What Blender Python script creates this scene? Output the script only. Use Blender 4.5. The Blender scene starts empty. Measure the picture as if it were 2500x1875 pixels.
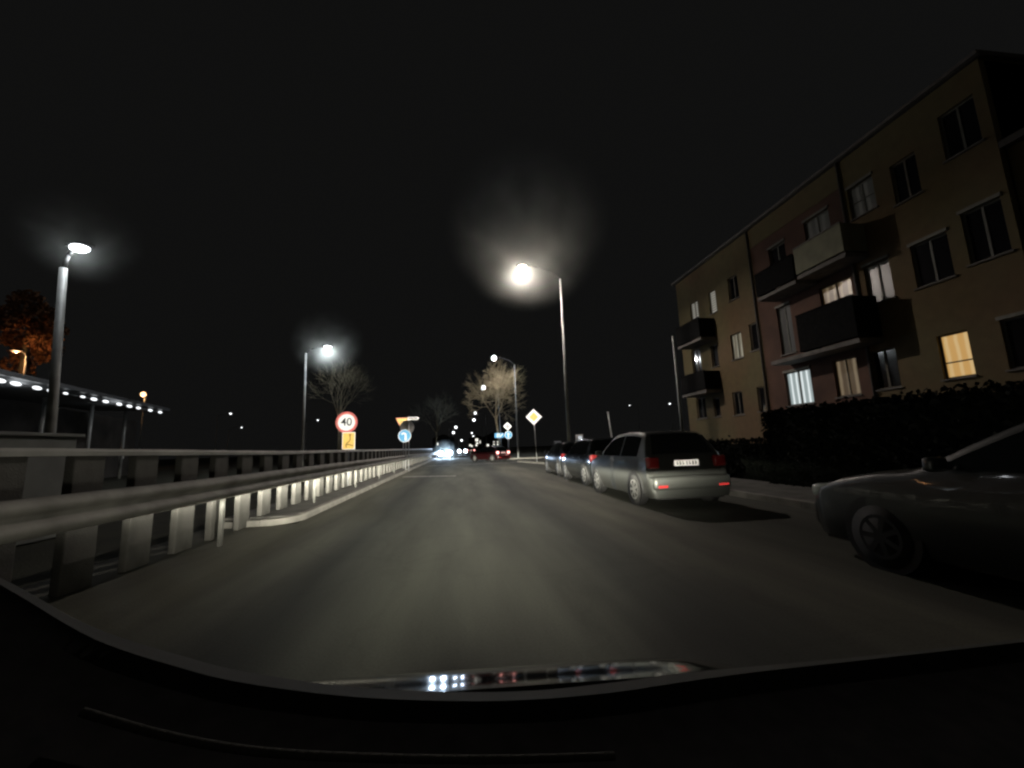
import bpy, bmesh, math, random
from mathutils import Vector, Matrix
R = math.radians
random.seed(7)
scene = bpy.context.scene
col = scene.collection

# ------------------------------------------------------------------ camera frame (used to read real positions off the photo)
H = 1.3
FPX = 1000.0
def _n(v): return Vector(v).normalized()
U = _n((-.035, 1, .152)); F = _n((-.13, -.1565, 1)); F = (F - F.dot(U) * U).normalized(); RT = U.cross(F)
# (camera space here: x right, y up, z forward)
def ray(px, py):
    d = Vector((px - 1250, 937.5 - py, FPX)); return Vector((d.dot(RT), d.dot(F), d.dot(U)))
def atY(px, py, Y):
    a = ray(px, py); t = Y / a.y; return Vector((a.x * t, Y, a.z * t + H))
def atX(px, py, X):
    a = ray(px, py); t = X / a.x; return Vector((X, a.y * t, a.z * t + H))

# ------------------------------------------------------------------ materials
def mat(name, c, rough=.7, metal=0., spec=.5, var=.15, scale=6., coat=0., bump=0., bscale=40., emit=None, es=0., c2=None):
    m = bpy.data.materials.new(name); m.use_nodes = True
    nt = m.node_tree; b = nt.nodes['Principled BSDF']
    tc = nt.nodes.new('ShaderNodeTexCoord')
    nz = nt.nodes.new('ShaderNodeTexNoise'); nz.inputs['Scale'].default_value = scale; nz.inputs['Detail'].default_value = 6
    nt.links.new(tc.outputs['Object'], nz.inputs['Vector'])
    rp = nt.nodes.new('ShaderNodeValToRGB')
    lo = [max(0, x * (1 - var)) for x in c]; hi = [min(1, x * (1 + var)) for x in (c2 or c)]
    rp.color_ramp.elements[0].position = .35; rp.color_ramp.elements[1].position = .65
    rp.color_ramp.elements[0].color = (*lo, 1); rp.color_ramp.elements[1].color = (*hi, 1)
    nt.links.new(nz.outputs['Fac'], rp.inputs['Fac']); nt.links.new(rp.outputs['Color'], b.inputs['Base Color'])
    b.inputs['Roughness'].default_value = rough; b.inputs['Metallic'].default_value = metal
    b.inputs['Specular IOR Level'].default_value = spec
    b.inputs['Coat Weight'].default_value = coat; b.inputs['Coat Roughness'].default_value = .05
    if bump:
        n2 = nt.nodes.new('ShaderNodeTexNoise'); n2.inputs['Scale'].default_value = bscale; n2.inputs['Detail'].default_value = 8
        nt.links.new(tc.outputs['Object'], n2.inputs['Vector'])
        bp = nt.nodes.new('ShaderNodeBump'); bp.inputs['Strength'].default_value = bump; bp.inputs['Distance'].default_value = .02
        nt.links.new(n2.outputs['Fac'], bp.inputs['Height']); nt.links.new(bp.outputs['Normal'], b.inputs['Normal'])
    if emit:
        b.inputs['Emission Color'].default_value = (*emit, 1); b.inputs['Emission Strength'].default_value = es
        try: m.cycles.emission_sampling = 'NONE'
        except Exception: pass
    return m

M = {}
M['concrete'] = mat('concrete', (.088, .086, .077), .85, var=.25, scale=3, bump=.4, bscale=60)
M['rail_steel'] = mat('galvanised_steel', (.27, .265, .24), .7, .05, var=.25, scale=2.5, bump=.1)
M['post_steel'] = mat('dull_post_steel', (.10, .10, .09), .8, .1, var=.25, scale=4)
M['handrail'] = mat('handrail_concrete', (.42, .42, .39), .6, 0, var=.2, scale=2)
M['pole'] = mat('pole_grey', (.30, .31, .30), .6, .2, var=.2, scale=2)
M['arm_dark'] = mat('lamp_arm_grey', (.07, .07, .07), .7, .1, var=.2)
M['sign_pole'] = mat('sign_pole', (.35, .36, .36), .45, .6, var=.1)
M['sign_back'] = mat('sign_back', (.62, .62, .59), .6, .0, var=.08)
M['white_retro'] = mat('white_sheeting', (.80, .79, .74), .5, var=.04, scale=20)
M['red_retro'] = mat('red_sheeting', (.55, .12, .10), .5, var=.08, scale=20)
M['yellow_retro'] = mat('yellow_sheeting', (.75, .47, .10), .5, var=.08, scale=12)
M['amber_retro'] = mat('amber_sheeting', (.62, .40, .08), .5, var=.08, scale=12)
M['blue_retro'] = mat('blue_sheeting', (.03, .28, .50), .5, var=.08, scale=12)
M['grey_retro'] = mat('faded_sheeting', (.30, .29, .28), .5, var=.08, scale=12)
M['ink'] = mat('black_ink', (.02, .022, .02), .6, var=.2)
M['ochre'] = mat('ochre_ink', (.28, .17, .02), .6, var=.2)
M['black_plastic'] = mat('black_plastic', (.012, .012, .012), .55, var=.2)
M['dash'] = mat('dashboard_vinyl', (.03, .03, .03), .9, var=.2, scale=30, spec=.1)
M['glass'] = mat('dark_glass', (.006, .008, .008), .04, spec=.6, var=.05)
M['lens_clear'] = mat('clear_headlamp', (.30, .34, .32), .25, var=.2, scale=12)
M['rim_dark'] = mat('dark_rim', (.02, .02, .02), .5, .3, var=.2)
M['tyre'] = mat('tyre_rubber', (.018, .018, .017), .85, var=.2)
M['alloy'] = mat('alloy_rim', (.42, .42, .40), .35, .7, var=.1)
M['kerb'] = mat('kerb_concrete', (.20, .193, .172), .85, var=.22, scale=3, bump=.4)
M['paving'] = mat('paving', (.10, .098, .088), .9, var=.3, scale=2, bump=.5)
M['grass_m'] = mat('winter_grass', (.022, .024, .013), 1, var=.4, scale=1.2, bump=1, bscale=30)
M['hedge_m'] = mat('hedge_leaf', (.008, .010, .007), .9, var=.4, scale=8, spec=.1)
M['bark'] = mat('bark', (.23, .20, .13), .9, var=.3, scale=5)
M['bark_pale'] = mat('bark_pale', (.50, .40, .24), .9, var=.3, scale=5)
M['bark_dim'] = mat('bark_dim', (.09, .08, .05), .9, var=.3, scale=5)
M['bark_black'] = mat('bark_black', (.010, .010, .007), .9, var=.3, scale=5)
M['bark_dark'] = mat('bark_dark', (.10, .09, .06), .9, var=.3, scale=5)
M['roof_m'] = mat('roof_sheet', (.06, .055, .05), .8, var=.2)
M['dark_wall'] = mat('dark_render', (.05, .045, .04), .9, var=.3, scale=1)
M['plinth'] = mat('plinth_render', (.11, .10, .07), .9, var=.2)
M['slab'] = mat('balcony_slab', (.13, .12, .11), .85, var=.2, scale=3)
M['parapet_light'] = mat('pale_parapet', (.16, .16, .105), .8, var=.15, scale=2)
M['parapet_dark'] = mat('dark_parapet', (.010, .010, .010), .9, spec=.03, var=.2)
M['bay'] = mat('brown_bay_render', (.085, .045, .03), .9, var=.25, scale=.7)
M['frame_w'] = mat('window_frame_white', (.10, .10, .08), .6, var=.1)
M['frame_d'] = mat('window_frame_brown', (.10, .085, .06), .6, var=.15)
M['lintel'] = mat('lintel_metal', (.16, .155, .13), .7, var=.15)
M['pane_dark'] = mat('unlit_pane', (.008, .008, .009), .08, spec=.5, var=.2)
M['wall_grey'] = mat('grey_render', (.20, .215, .205), .85, var=.15, scale=1.5)
M['canopy_m'] = mat('canopy_sheet', (.10, .105, .11), .4, .3, var=.1)
M['red_plastic'] = mat('tail_lamp_red', (.30, .02, .02), .2, var=.1, coat=.5)
M['plate_m'] = mat('plate_white', (.62, .60, .54), .5, var=.08, scale=14)

def facade_mat():
    m = bpy.data.materials.new('ochre_facade'); m.use_nodes = True; nt = m.node_tree; b = nt.nodes['Principled BSDF']
    tc = nt.nodes.new('ShaderNodeTexCoord'); n1 = nt.nodes.new('ShaderNodeTexNoise'); n1.inputs['Scale'].default_value = .28; n1.inputs['Detail'].default_value = 3
    n2 = nt.nodes.new('ShaderNodeTexNoise'); n2.inputs['Scale'].default_value = 3; n2.inputs['Detail'].default_value = 8
    nt.links.new(tc.outputs['Object'], n1.inputs['Vector']); nt.links.new(tc.outputs['Object'], n2.inputs['Vector'])
    r = nt.nodes.new('ShaderNodeValToRGB'); e = r.color_ramp.elements
    e[0].position = .4; e[0].color = (.140, .115, .052, 1); e[1].position = .6; e[1].color = (.150, .098, .048, 1)
    nt.links.new(n1.outputs['Fac'], r.inputs['Fac'])
    mx = nt.nodes.new('ShaderNodeMix'); mx.data_type = 'RGBA'; mx.blend_type = 'MULTIPLY'; mx.inputs[0].default_value = .45
    nt.links.new(r.outputs['Color'], mx.inputs[6]); nt.links.new(n2.outputs['Fac'], mx.inputs[7])
    nt.links.new(mx.outputs[2], b.inputs['Base Color']); b.inputs['Roughness'].default_value = .9
    bp = nt.nodes.new('ShaderNodeBump'); bp.inputs['Strength'].default_value = .3; nt.links.new(n2.outputs['Fac'], bp.inputs['Height']); nt.links.new(bp.outputs['Normal'], b.inputs['Normal'])
    return m
M['facade'] = facade_mat()

def asphalt_mat():
    """Asphalt with dusty pale margins and darker, smoother wheel tracks running along the road (real wear, fixed to the surface)."""
    m = bpy.data.materials.new('asphalt'); m.use_nodes = True; nt = m.node_tree; b = nt.nodes['Principled BSDF']
    N = nt.nodes.new; L = nt.links.new
    tc = N('ShaderNodeTexCoord'); sp = N('ShaderNodeSeparateXYZ'); L(tc.outputs['Object'], sp.inputs[0])
    wob = N('ShaderNodeTexNoise'); wob.inputs['Scale'].default_value = .13; wob.inputs['Detail'].default_value = 3; L(tc.outputs['Object'], wob.inputs['Vector'])
    a = N('ShaderNodeMath'); a.operation = 'MULTIPLY_ADD'; L(wob.outputs['Fac'], a.inputs[0]); a.inputs[1].default_value = 1.3; L(sp.outputs['X'], a.inputs[2])
    mr = N('ShaderNodeMapRange'); L(a.outputs[0], mr.inputs['Value']); mr.inputs['From Min'].default_value = -5 + .65; mr.inputs['From Max'].default_value = 7 + .65
    rp = N('ShaderNodeValToRGB'); L(mr.outputs[0], rp.inputs['Fac'])
    def P(x): return (x + 5) / 12
    pts = [(-5, (.10, .10, .085)), (-3.3, (.125, .12, .10)), (-2.7, (.118, .113, .095)), (-2.1, (.090, .088, .075)), (-1.6, (.038, .040, .036)), (-1.1, (.074, .075, .066)),
           (-.6, (.098, .098, .084)), (.2, (.105, .104, .09)), (1.0, (.098, .097, .084)), (1.6, (.052, .053, .047)), (2.05, (.060, .059, .052)), (2.6, (.112, .104, .087)),
           (3.3, (.105, .096, .080)), (3.9, (.062, .060, .050)), (5.2, (.050, .049, .042)), (6.9, (.062, .060, .052))]
    e = rp.color_ramp.elements
    e[0].position = P(pts[0][0]); e[0].color = (*pts[0][1], 1); e[1].position = P(pts[-1][0]); e[1].color = (*pts[-1][1], 1)
    pts = [(x, (c[0] * 1.02, c[1] * 1.08, c[2] * 1.0)) for x, c in pts]
    for x, c in pts[1:-1]:
        q = e.new(P(x)); q.color = (*c, 1)
    st = N('ShaderNodeTexNoise'); mp = N('ShaderNodeMapping'); mp.inputs['Scale'].default_value = (1.3, .18, 1); L(tc.outputs['Object'], mp.inputs[0]); L(mp.outputs[0], st.inputs['Vector'])
    st.inputs['Scale'].default_value = 1.2; st.inputs['Detail'].default_value = 7
    r2 = N('ShaderNodeMapRange'); L(st.outputs['Fac'], r2.inputs['Value']); r2.inputs['From Min'].default_value = .3; r2.inputs['From Max'].default_value = .7; r2.inputs['To Min'].default_value = .62; r2.inputs['To Max'].default_value = 1.32
    fi = N('ShaderNodeTexNoise'); fi.inputs['Scale'].default_value = 55; fi.inputs['Detail'].default_value = 6; L(tc.outputs['Object'], fi.inputs['Vector'])
    r3 = N('ShaderNodeMapRange'); L(fi.outputs['Fac'], r3.inputs['Value']); r3.inputs['From Min'].default_value = .3; r3.inputs['From Max'].default_value = .7; r3.inputs['To Min'].default_value = .85; r3.inputs['To Max'].default_value = 1.15
    mm = N('ShaderNodeMath'); mm.operation = 'MULTIPLY'; L(r2.outputs[0], mm.inputs[0]); L(r3.outputs[0], mm.inputs[1])
    # patched repairs
    vo = N('ShaderNodeTexVoronoi'); vo.inputs['Scale'].default_value = .12; vo.distance = 'CHEBYCHEV'; L(tc.outputs['Object'], vo.inputs['Vector'])
    r4 = N('ShaderNodeMapRange'); L(vo.outputs['Color'], r4.inputs['Value']); r4.inputs['To Min'].default_value = .9; r4.inputs['To Max'].default_value = 1.08
    m2 = N('ShaderNodeMath'); m2.operation = 'MULTIPLY'; L(mm.outputs[0], m2.inputs[0]); L(r4.outputs[0], m2.inputs[1])
    vc = N('ShaderNodeTexVoronoi'); vc.feature = 'DISTANCE_TO_EDGE'; vc.inputs['Scale'].default_value = .55
    wv = N('ShaderNodeTexNoise'); wv.inputs['Scale'].default_value = 1.7; wv.inputs['Detail'].default_value = 5; L(tc.outputs['Object'], wv.inputs['Vector'])
    av = N('ShaderNodeVectorMath'); av.operation = 'MULTIPLY_ADD'; L(wv.outputs['Color'], av.inputs[0]); av.inputs[1].default_value = (1.1, 1.1, 0); L(tc.outputs['Object'], av.inputs[2]); L(av.outputs[0], vc.inputs['Vector'])
    r5 = N('ShaderNodeMapRange'); L(vc.outputs['Distance'], r5.inputs['Value']); r5.inputs['From Max'].default_value = .03; r5.inputs['To Min'].default_value = .92; r5.inputs['To Max'].default_value = 1.0
    m5 = N('ShaderNodeMath'); m5.operation = 'MULTIPLY'; L(m2.outputs[0], m5.inputs[0]); L(r5.outputs[0], m5.inputs[1]); m2 = m5
    vs = N('ShaderNodeVectorMath'); vs.operation = 'SCALE'; L(rp.outputs['Color'], vs.inputs[0]); L(m2.outputs[0], vs.inputs['Scale'])
    L(vs.outputs[0], b.inputs['Base Color']); b.inputs['Roughness'].default_value = .78; b.inputs['Specular IOR Level'].default_value = .3
    bp = N('ShaderNodeBump'); bp.inputs['Strength'].default_value = .35; bp.inputs['Distance'].default_value = .006; L(fi.outputs['Fac'], bp.inputs['Height']); L(bp.outputs['Normal'], b.inputs['Normal'])
    return m
M['asphalt'] = asphalt_mat()

def lit_pane_mat(name, c1, c2, strength, period, axis='Y', vary=.5, stripes=False):
    """A lit window seen through curtains: folds from a wave texture on the pane."""
    m = bpy.data.materials.new(name); m.use_nodes = True; nt = m.node_tree; N = nt.nodes.new; L = nt.links.new
    b = nt.nodes['Principled BSDF']; tc = N('ShaderNodeTexCoord'); w = N('ShaderNodeTexWave')
    w.bands_direction = 'Z' if stripes else axis; w.inputs['Scale'].default_value = period; w.inputs['Distortion'].default_value = 0 if stripes else 1.2; w.inputs['Detail'].default_value = 2
    L(tc.outputs['Object'], w.inputs['Vector'])
    r = N('ShaderNodeValToRGB'); e = r.color_ramp.elements; e[0].position = .35 if stripes else vary; e[0].color = (*c1, 1); e[1].position = .5 if stripes else .9; e[1].color = (*c2, 1)
    L(w.outputs['Fac'], r.inputs['Fac']); L(r.outputs['Color'], b.inputs['Emission Color']); b.inputs['Emission Strength'].default_value = strength
    b.inputs['Base Color'].default_value = (.05, .05, .05, 1); b.inputs['Roughness'].default_value = .3
    return m
M['pane_yellow'] = lit_pane_mat('lit_amber_blind', (.58, .33, .10), (.66, .45, .20), .85, 1.2)
M['pane_white'] = lit_pane_mat('lit_white_curtain', (.30, .36, .36), (.80, .88, .88), .9, 1.1)
M['pane_warmdim'] = lit_pane_mat('dim_warm_curtain', (.07, .045, .022), (.20, .15, .09), .75, 1.0)
M['pane_cream'] = lit_pane_mat('lit_cream_curtain', (.10, .085, .05), (.36, .34, .26), .8, 1.0)
M['pane_stripes'] = lit_pane_mat('lit_roller_blind', (.03, .028, .022), (.42, .40, .34), .7, 2.2, stripes=True)
M['pane_dull'] = lit_pane_mat('dull_net_curtain', (.012, .012, .010), (.03, .029, .025), .5, 1.0)
def emis(name, c, s):
    return mat(name, (.5, .5, .5), .5, var=.02, emit=c, es=s)
M['lens_warm'] = emis('lamp_glow_warm', (1, .86, .70), 9)
M['lens_cool'] = emis('lamp_glow_cool', (.90, .95, 1), 7)
M['lens_far'] = emis('far_lamp_glow', (.95, .98, 1), 3)
M['lens_orange'] = emis('sodium_lamp_glow', (1, .60, .30), 3)
M['tube'] = emis('canopy_lamp_glow', (.93, .97, 1), 1.6)
M['headlamp_on'] = emis('headlamp_glow', (.85, .92, 1), 10)
M['tail_on'] = emis('tail_lamp_glow', (1, .34, .30), 4.5)
M['tail_dim'] = emis('tail_lamp_glow_dim', (1, .12, .10), .5)
M['plate_lit'] = emis('lit_number_plate', (1, .55, .5), .7)
M['far_window'] = emis('far_lit_window', (1, .97, .86), 1.2)
M['dim_window'] = emis('dim_lit_window', (.8, .8, .7), .05)

def paint(name, c, metal=.3, rough=.3, coat=1.): return mat(name, c, rough, metal, var=.04, scale=3, coat=coat)
M['silver'] = paint('silver_paint', (.062, .065, .060), .5, .4)
M['black_paint'] = paint('black_paint', (.010, .012, .012), .2, .2)
M['green_paint'] = paint('dark_green_paint', (.006, .009, .008), .1, .4, .35)
M['red_paint'] = paint('dark_red_paint', (.016, .0015, .002), .2, .3)
M['bonnet_paint'] = mat('bonnet_paint', (.004, .004, .005), .07, spec=.3)

# ------------------------------------------------------------------ object helpers
def tag(o, label=None, cat=None, group=None, kind=None):
    if label: o['label'] = label
    if cat: o['category'] = cat
    if group: o['group'] = group
    if kind: o['kind'] = kind
    return o
def thing(name, label, cat, loc=(0, 0, 0), rz=0., group=None):
    o = bpy.data.objects.new(name, None); o.location = loc; o.rotation_euler = (0, 0, rz); col.objects.link(o)
    o.empty_display_size = .2
    return tag(o, label, cat, group)
class MB:
    def __init__(s): s.bm = bmesh.new()
    def quad(s, pts):
        try: return s.bm.faces.new([s.bm.verts.new(p) for p in pts])
        except ValueError: return None
    def box(s, c, d, bevel=0., rot=None):
        r = bmesh.ops.create_cube(s.bm, size=1)
        mtx = Matrix.Translation(Vector(c)) @ (rot.to_4x4() if rot else Matrix.Identity(4)) @ Matrix.Diagonal((*d, 1))
        bmesh.ops.transform(s.bm, matrix=mtx, verts=r['verts'])
        if bevel:
            es = list({e for v in r['verts'] for e in v.link_edges})
            bmesh.ops.bevel(s.bm, geom=es, offset=bevel, segments=2, affect='EDGES', profile=.5)
        return s
    def b2(s, p, q, bevel=0.):
        p, q = Vector(p), Vector(q); return s.box((p + q) / 2, [abs(a) for a in (q - p)], bevel)
    def cyl(s, p, q, r0, r1=None, n=12, caps=True):
        p, q = Vector(p), Vector(q); r1 = r0 if r1 is None else r1; d = q - p
        rt = d.to_track_quat('Z', 'Y').to_matrix().to_4x4()
        mtx = Matrix.Translation((p + q) / 2) @ rt
        bmesh.ops.create_cone(s.bm, cap_ends=caps, segments=n, radius1=r0, radius2=r1, depth=d.length, matrix=mtx)
        return s
    def tube(s, p, q, r0, r1, n=4):
        p, q = Vector(p), Vector(q); d = (q - p).normalized(); a = d.orthogonal().normalized(); b = d.cross(a)
        R0 = [s.bm.verts.new(p + (a * math.cos(6.2832 * k / n) + b * math.sin(6.2832 * k / n)) * r0) for k in range(n)]
        R1 = [s.bm.verts.new(q + (a * math.cos(6.2832 * k / n) + b * math.sin(6.2832 * k / n)) * r1) for k in range(n)]
        for k in range(n): s.bm.faces.new((R0[k], R0[(k + 1) % n], R1[(k + 1) % n], R1[k]))
        return s
    def sph(s, c, r, sc=(1, 1, 1), n=16):
        bmesh.ops.create_uvsphere(s.bm, u_segments=n, v_segments=max(6, n // 2), radius=r, matrix=Matrix.Translation(Vector(c)) @ Matrix.Diagonal((*sc, 1)))
        return s
    def grid(s, rows):
        vs = [[s.bm.verts.new(p) for p in r] for r in rows]
        for i in range(len(vs) - 1):
            for j in range(len(vs[0]) - 1):
                try: s.bm.faces.new((vs[i][j], vs[i + 1][j], vs[i + 1][j + 1], vs[i][j + 1]))
                except ValueError: pass
        return vs
    def prism(s, pts2, y0, y1):
        """closed outline in XZ, extruded along Y"""
        a = [s.bm.verts.new((x, y0, z)) for x, z in pts2]; b = [s.bm.verts.new((x, y1, z)) for x, z in pts2]
        s.bm.faces.new(a); s.bm.faces.new(b[::-1])
        for i in range(len(a)):
            j = (i + 1) % len(a); s.bm.faces.new((a[i], b[i], b[j], a[j]))
        return s
    def build(s, name, m, parent=None, smooth=False, recalc=True):
        if recalc: bmesh.ops.recalc_face_normals(s.bm, faces=s.bm.faces)
        me = bpy.data.meshes.new(name); s.bm.to_mesh(me); s.bm.free()
        if smooth:
            for p in me.polygons: p.use_smooth = True
        me.materials.append(m)
        o = bpy.data.objects.new(name, me); col.objects.link(o)
        if parent: o.parent = parent
        return o
retro = bpy.data.collections.new('retroreflective_faces')   # used only by light linking: faces that the added sign spot brightens
def shiny(o): retro.objects.link(o); return o

# ------------------------------------------------------------------ lights
def lamp(name, loc, power, color, radius=.12, down=None, parent=None):
    """down=(side,up): relative strength sideways and upwards of a street luminaire; 1 straight down"""
    l = bpy.data.lights.new(name, 'POINT'); l.energy = power; l.color = color; l.shadow_soft_size = radius
    if down:
        l.use_nodes = True; nt = l.node_tree; N = nt.nodes.new; L = nt.links.new
        em = next(n for n in nt.nodes if n.type == 'EMISSION')
        tc = N('ShaderNodeTexCoord'); sp = N('ShaderNodeSeparateXYZ'); L(tc.outputs['Normal'], sp.inputs[0])
        mr = N('ShaderNodeValToRGB'); mp = N('ShaderNodeMapRange'); mp.inputs['From Min'].default_value = -1; mp.inputs['From Max'].default_value = 1
        L(sp.outputs['Z'], mp.inputs['Value']); L(mp.outputs[0], mr.inputs['Fac'])
        e = mr.color_ramp.elements; side, up = down
        e[0].position = .28; e[0].color = (1, 1, 1, 1); e[1].position = .44; e[1].color = (side,) * 3 + (1,)
        q = e.new(.6); q.color = (up,) * 3 + (1,)
        L(mr.outputs['Color'], em.inputs['Strength'])
    o = bpy.data.objects.new(name, l); o.location = loc; col.objects.link(o)
    if parent: o.parent = parent
    return o

def headlamp(name, loc, power, color, sign=1, parent=None, glare=.018):
    """A dipped-beam headlamp: a point source whose strength depends on the direction: bright just under a flat cut-off, fading towards the bumper and the sides."""
    l = bpy.data.lights.new(name, 'POINT'); l.energy = power; l.color = color; l.shadow_soft_size = .05
    l.use_nodes = True; nt = l.node_tree; N = nt.nodes.new; L = nt.links.new
    em = next(n for n in nt.nodes if n.type == 'EMISSION')
    tc = N('ShaderNodeTexCoord'); sp = N('ShaderNodeSeparateXYZ'); L(tc.outputs['Normal'], sp.inputs[0])
    def mth(op, a, b=None, c=None, clamp=False):
        n = N('ShaderNodeMath'); n.operation = op; n.use_clamp = clamp
        for i, v in enumerate((a, b, c)):
            if v is None: continue
            if isinstance(v, (int, float)): n.inputs[i].default_value = v
            else: L(v, n.inputs[i])
        return n.outputs[0]
    s = mth('MULTIPLY', sp.outputs['Z'], -1.0)                       # sine of the angle below the horizon
    sc = mth('MAXIMUM', s, 0.0)
    core = mth('POWER', mth('ADD', sc, .045), -3.0)
    core = mth('MULTIPLY', mth('MULTIPLY', core, 1e-3), mth('EXPONENT', mth('MULTIPLY', sc, -2.9)))
    cut = mth('MULTIPLY_ADD', s, 60.0, .30, clamp=True)
    core = mth('MULTIPLY', core, cut)
    gl = mth('MULTIPLY', mth('MULTIPLY_ADD', s, -22.0, 1.0, clamp=True), glare)
    fwd = mth('MULTIPLY', sp.outputs['Y'], float(sign))
    az = mth('ARCTAN2', sp.outputs['X'], fwd)
    az4 = mth('POWER', mth('ABSOLUTE', mth('DIVIDE', az, R(40))), 4.0); wide = mth('EXPONENT', mth('MULTIPLY', az4, -1.0))
    core = mth('MULTIPLY', core, wide)
    az = mth('DIVIDE', az, mth('MULTIPLY_ADD', sc, R(42), R(24))); g = mth('EXPONENT', mth('MULTIPLY', mth('MULTIPLY', az, az), -1.0))
    az2 = mth('DIVIDE', mth('ARCTAN2', sp.outputs['X'], fwd), R(60)); g2 = mth('EXPONENT', mth('MULTIPLY', mth('MULTIPLY', az2, az2), -1.0))
    f = mth('GREATER_THAN', fwd, 0.0)
    st = mth('MULTIPLY', mth('ADD', mth('MULTIPLY', core, g), mth('MULTIPLY', gl, g2)), f)
    L(st, em.inputs['Strength'])
    o = bpy.data.objects.new(name, l); o.location = loc; col.objects.link(o)
    if parent: o.parent = parent
    return o

# ------------------------------------------------------------------ setting: ground, road, kerbs
def struct(o): o['kind'] = 'structure'; return o
g = MB(); g.quad([(-400, -60, -.02), (400, -60, -.02), (400, 700, -.02), (-400, 700, -.02)]); struct(g.build('ground', M['grass_m']))
rows = []
for y in [-12, 0, 10, 20, 30, 45, 60, 90, 130, 180, 260, 400]:
    sh = max(0, y - 50) * .02
    l = -3.0 - .0 * y if y > 0 else -3.0; rr = 6.2
    rows.append([(l - (1.3 if y < 8 else 0) + sh, y, 0), ((l + rr) / 2 + sh, y, 0), (rr + sh, y, 0)])
g = MB(); g.quad([(-3.06, -12, 0), (6.2, -12, 0), (6.2, 26, 0), (-3.06, 26, 0)]); g.quad([(-3.06, 26, 0), (6.2, 26, 0), (4.7, 33.5, 0), (-3.06, 33.5, 0)]); g.quad([(-3.06, 33.5, 0), (30, 33.5, 0), (30, 41.5, 0), (-3.06, 41.5, 0)])
g.quad([(-3.06, 41.5, 0), (4.4, 41.5, 0), (9.5, 400, 0), (-1.0, 400, 0)]); g.quad([(-4.6, -12, 0), (-3.06, -12, 0), (-3.06, 8.5, 0), (-4.6, 8.5, 0)])
bmesh.ops.remove_doubles(g.bm, verts=g.bm.verts, dist=.001)
struct(g.build('road', M['asphalt']))
# left raised margin with its kerb, starting with a rounded nose
g = MB(); n = 26
pts = [(-3.16, 9.0)] + [(-3.16, 9 + (y) * 3.0) for y in range(1, 18)]
g.prism([(-4.5, -.01), (-3.20, -.01), (-3.20, .115), (-4.5, .125)], 8.75, 62)
struct(g.build('walkway', M['paving']))
g = MB()
g.prism([(-3.198, -.01), (-3.05, -.01), (-3.06, .10), (-3.075, .12), (-3.198, .12)], 9.0, 62)
a = []
for k in range(9):
    t = R(k * 11.25); a.append((-3.198 - .45 + (.598) * math.cos(t), 9.0 - .62 * math.sin(t)))
for i in range(8):
    (x0, y0), (x1, y1) = a[i], a[i + 1]
    cx, cy = -3.65, 9.0
    f0 = (cx + (x0 - cx) * .75, cy + (y0 - cy) * .75); f1 = (cx + (x1 - cx) * .75, cy + (y1 - cy) * .75)
    g.quad([(x0, y0, 0), (x1, y1, 0), (x1, y1, .11), (x0, y0, .11)]); g.quad([(x0, y0, .11), (x1, y1, .11), (*f1, .11), (*f0, .11)]); g.quad([(*f0, .11), (*f1, .11), (*f1, 0), (*f0, 0)])
g.b2((-4.5, 8.38, -.01), (-3.66, 8.53, .11), .01)
struct(g.build('left_kerb', M['kerb']))
g = MB()
y = -12.
while y < 25.9:
    g.b2((6.2, y + .004, -.01), (6.34, min(y + .996, 26), .125), .012); y += 1.
for k in range(12):
    t0, t1 = R(k * 7.5), R((k + 1) * 7.5)
    for q0, q1 in ((0, 1),):
        c = Vector((9.2, 26, 0)); r0, r1 = 3.0, 2.86
        p = lambda r, t: c + Vector((-r * math.cos(t), r * math.sin(t) * .0 + 0, 0))
struct(g.build('right_kerb', M['kerb']))
g = MB(); g.b2((6.341, -12, -.01), (8.3, 26, .112)); struct(g.build('pavement', M['paving']))
g = MB(); g.prism([(4.7, -.01), (30, -.01), (30, .12), (4.7, .12)], 33.36, 33.5); g.quad([(6.2, 26, .12), (6.35, 26, .12), (4.85, 33.5, .12), (4.7, 33.36, .12)]); g.quad([(6.2, 26, 0), (6.2, 26, .12), (4.7, 33.36, .12), (4.7, 33.36, 0)])
g.b2((4.4, 41.5, -.01), (30, 41.64, .12)); g.b2((4.4, 41.64, -.01), (4.54, 75, .12)); struct(g.build('junction_kerb', M['kerb']))
g = MB(); g.b2((4.541, 41.641, -.01), (30, 75, .10))
a = [g.bm.verts.new(p) for p in ((6.36, 26.01, .11), (30, 26.01, .11), (30, 33.34, .11), (4.88, 33.34, .11))]; g.bm.faces.new(a)
struct(g.build('grass_verge', M['grass_m']))
M['line'] = mat('worn_white_paint', (.36, .36, .33), .8, var=.35, scale=7)
g = MB(); g.quad([(-2.75, 20.9, .004), (-.15, 19.9, .004), (-.15, 20.25, .004), (-2.75, 21.3, .004)])
struct(g.build('road_marking', M['line']))
g = MB(); g.quad([(-2.6, 33.2, .004), (4.8, 33.2, .004), (4.8, 33.6, .004), (-2.6, 33.6, .004)])
g.quad([(-2.0, 45.0, .004), (3.0, 45.0, .004), (3.0, 45.5, .004), (-2.0, 45.5, .004)])
struct(g.build('crossing_marking', M['line']))

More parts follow.
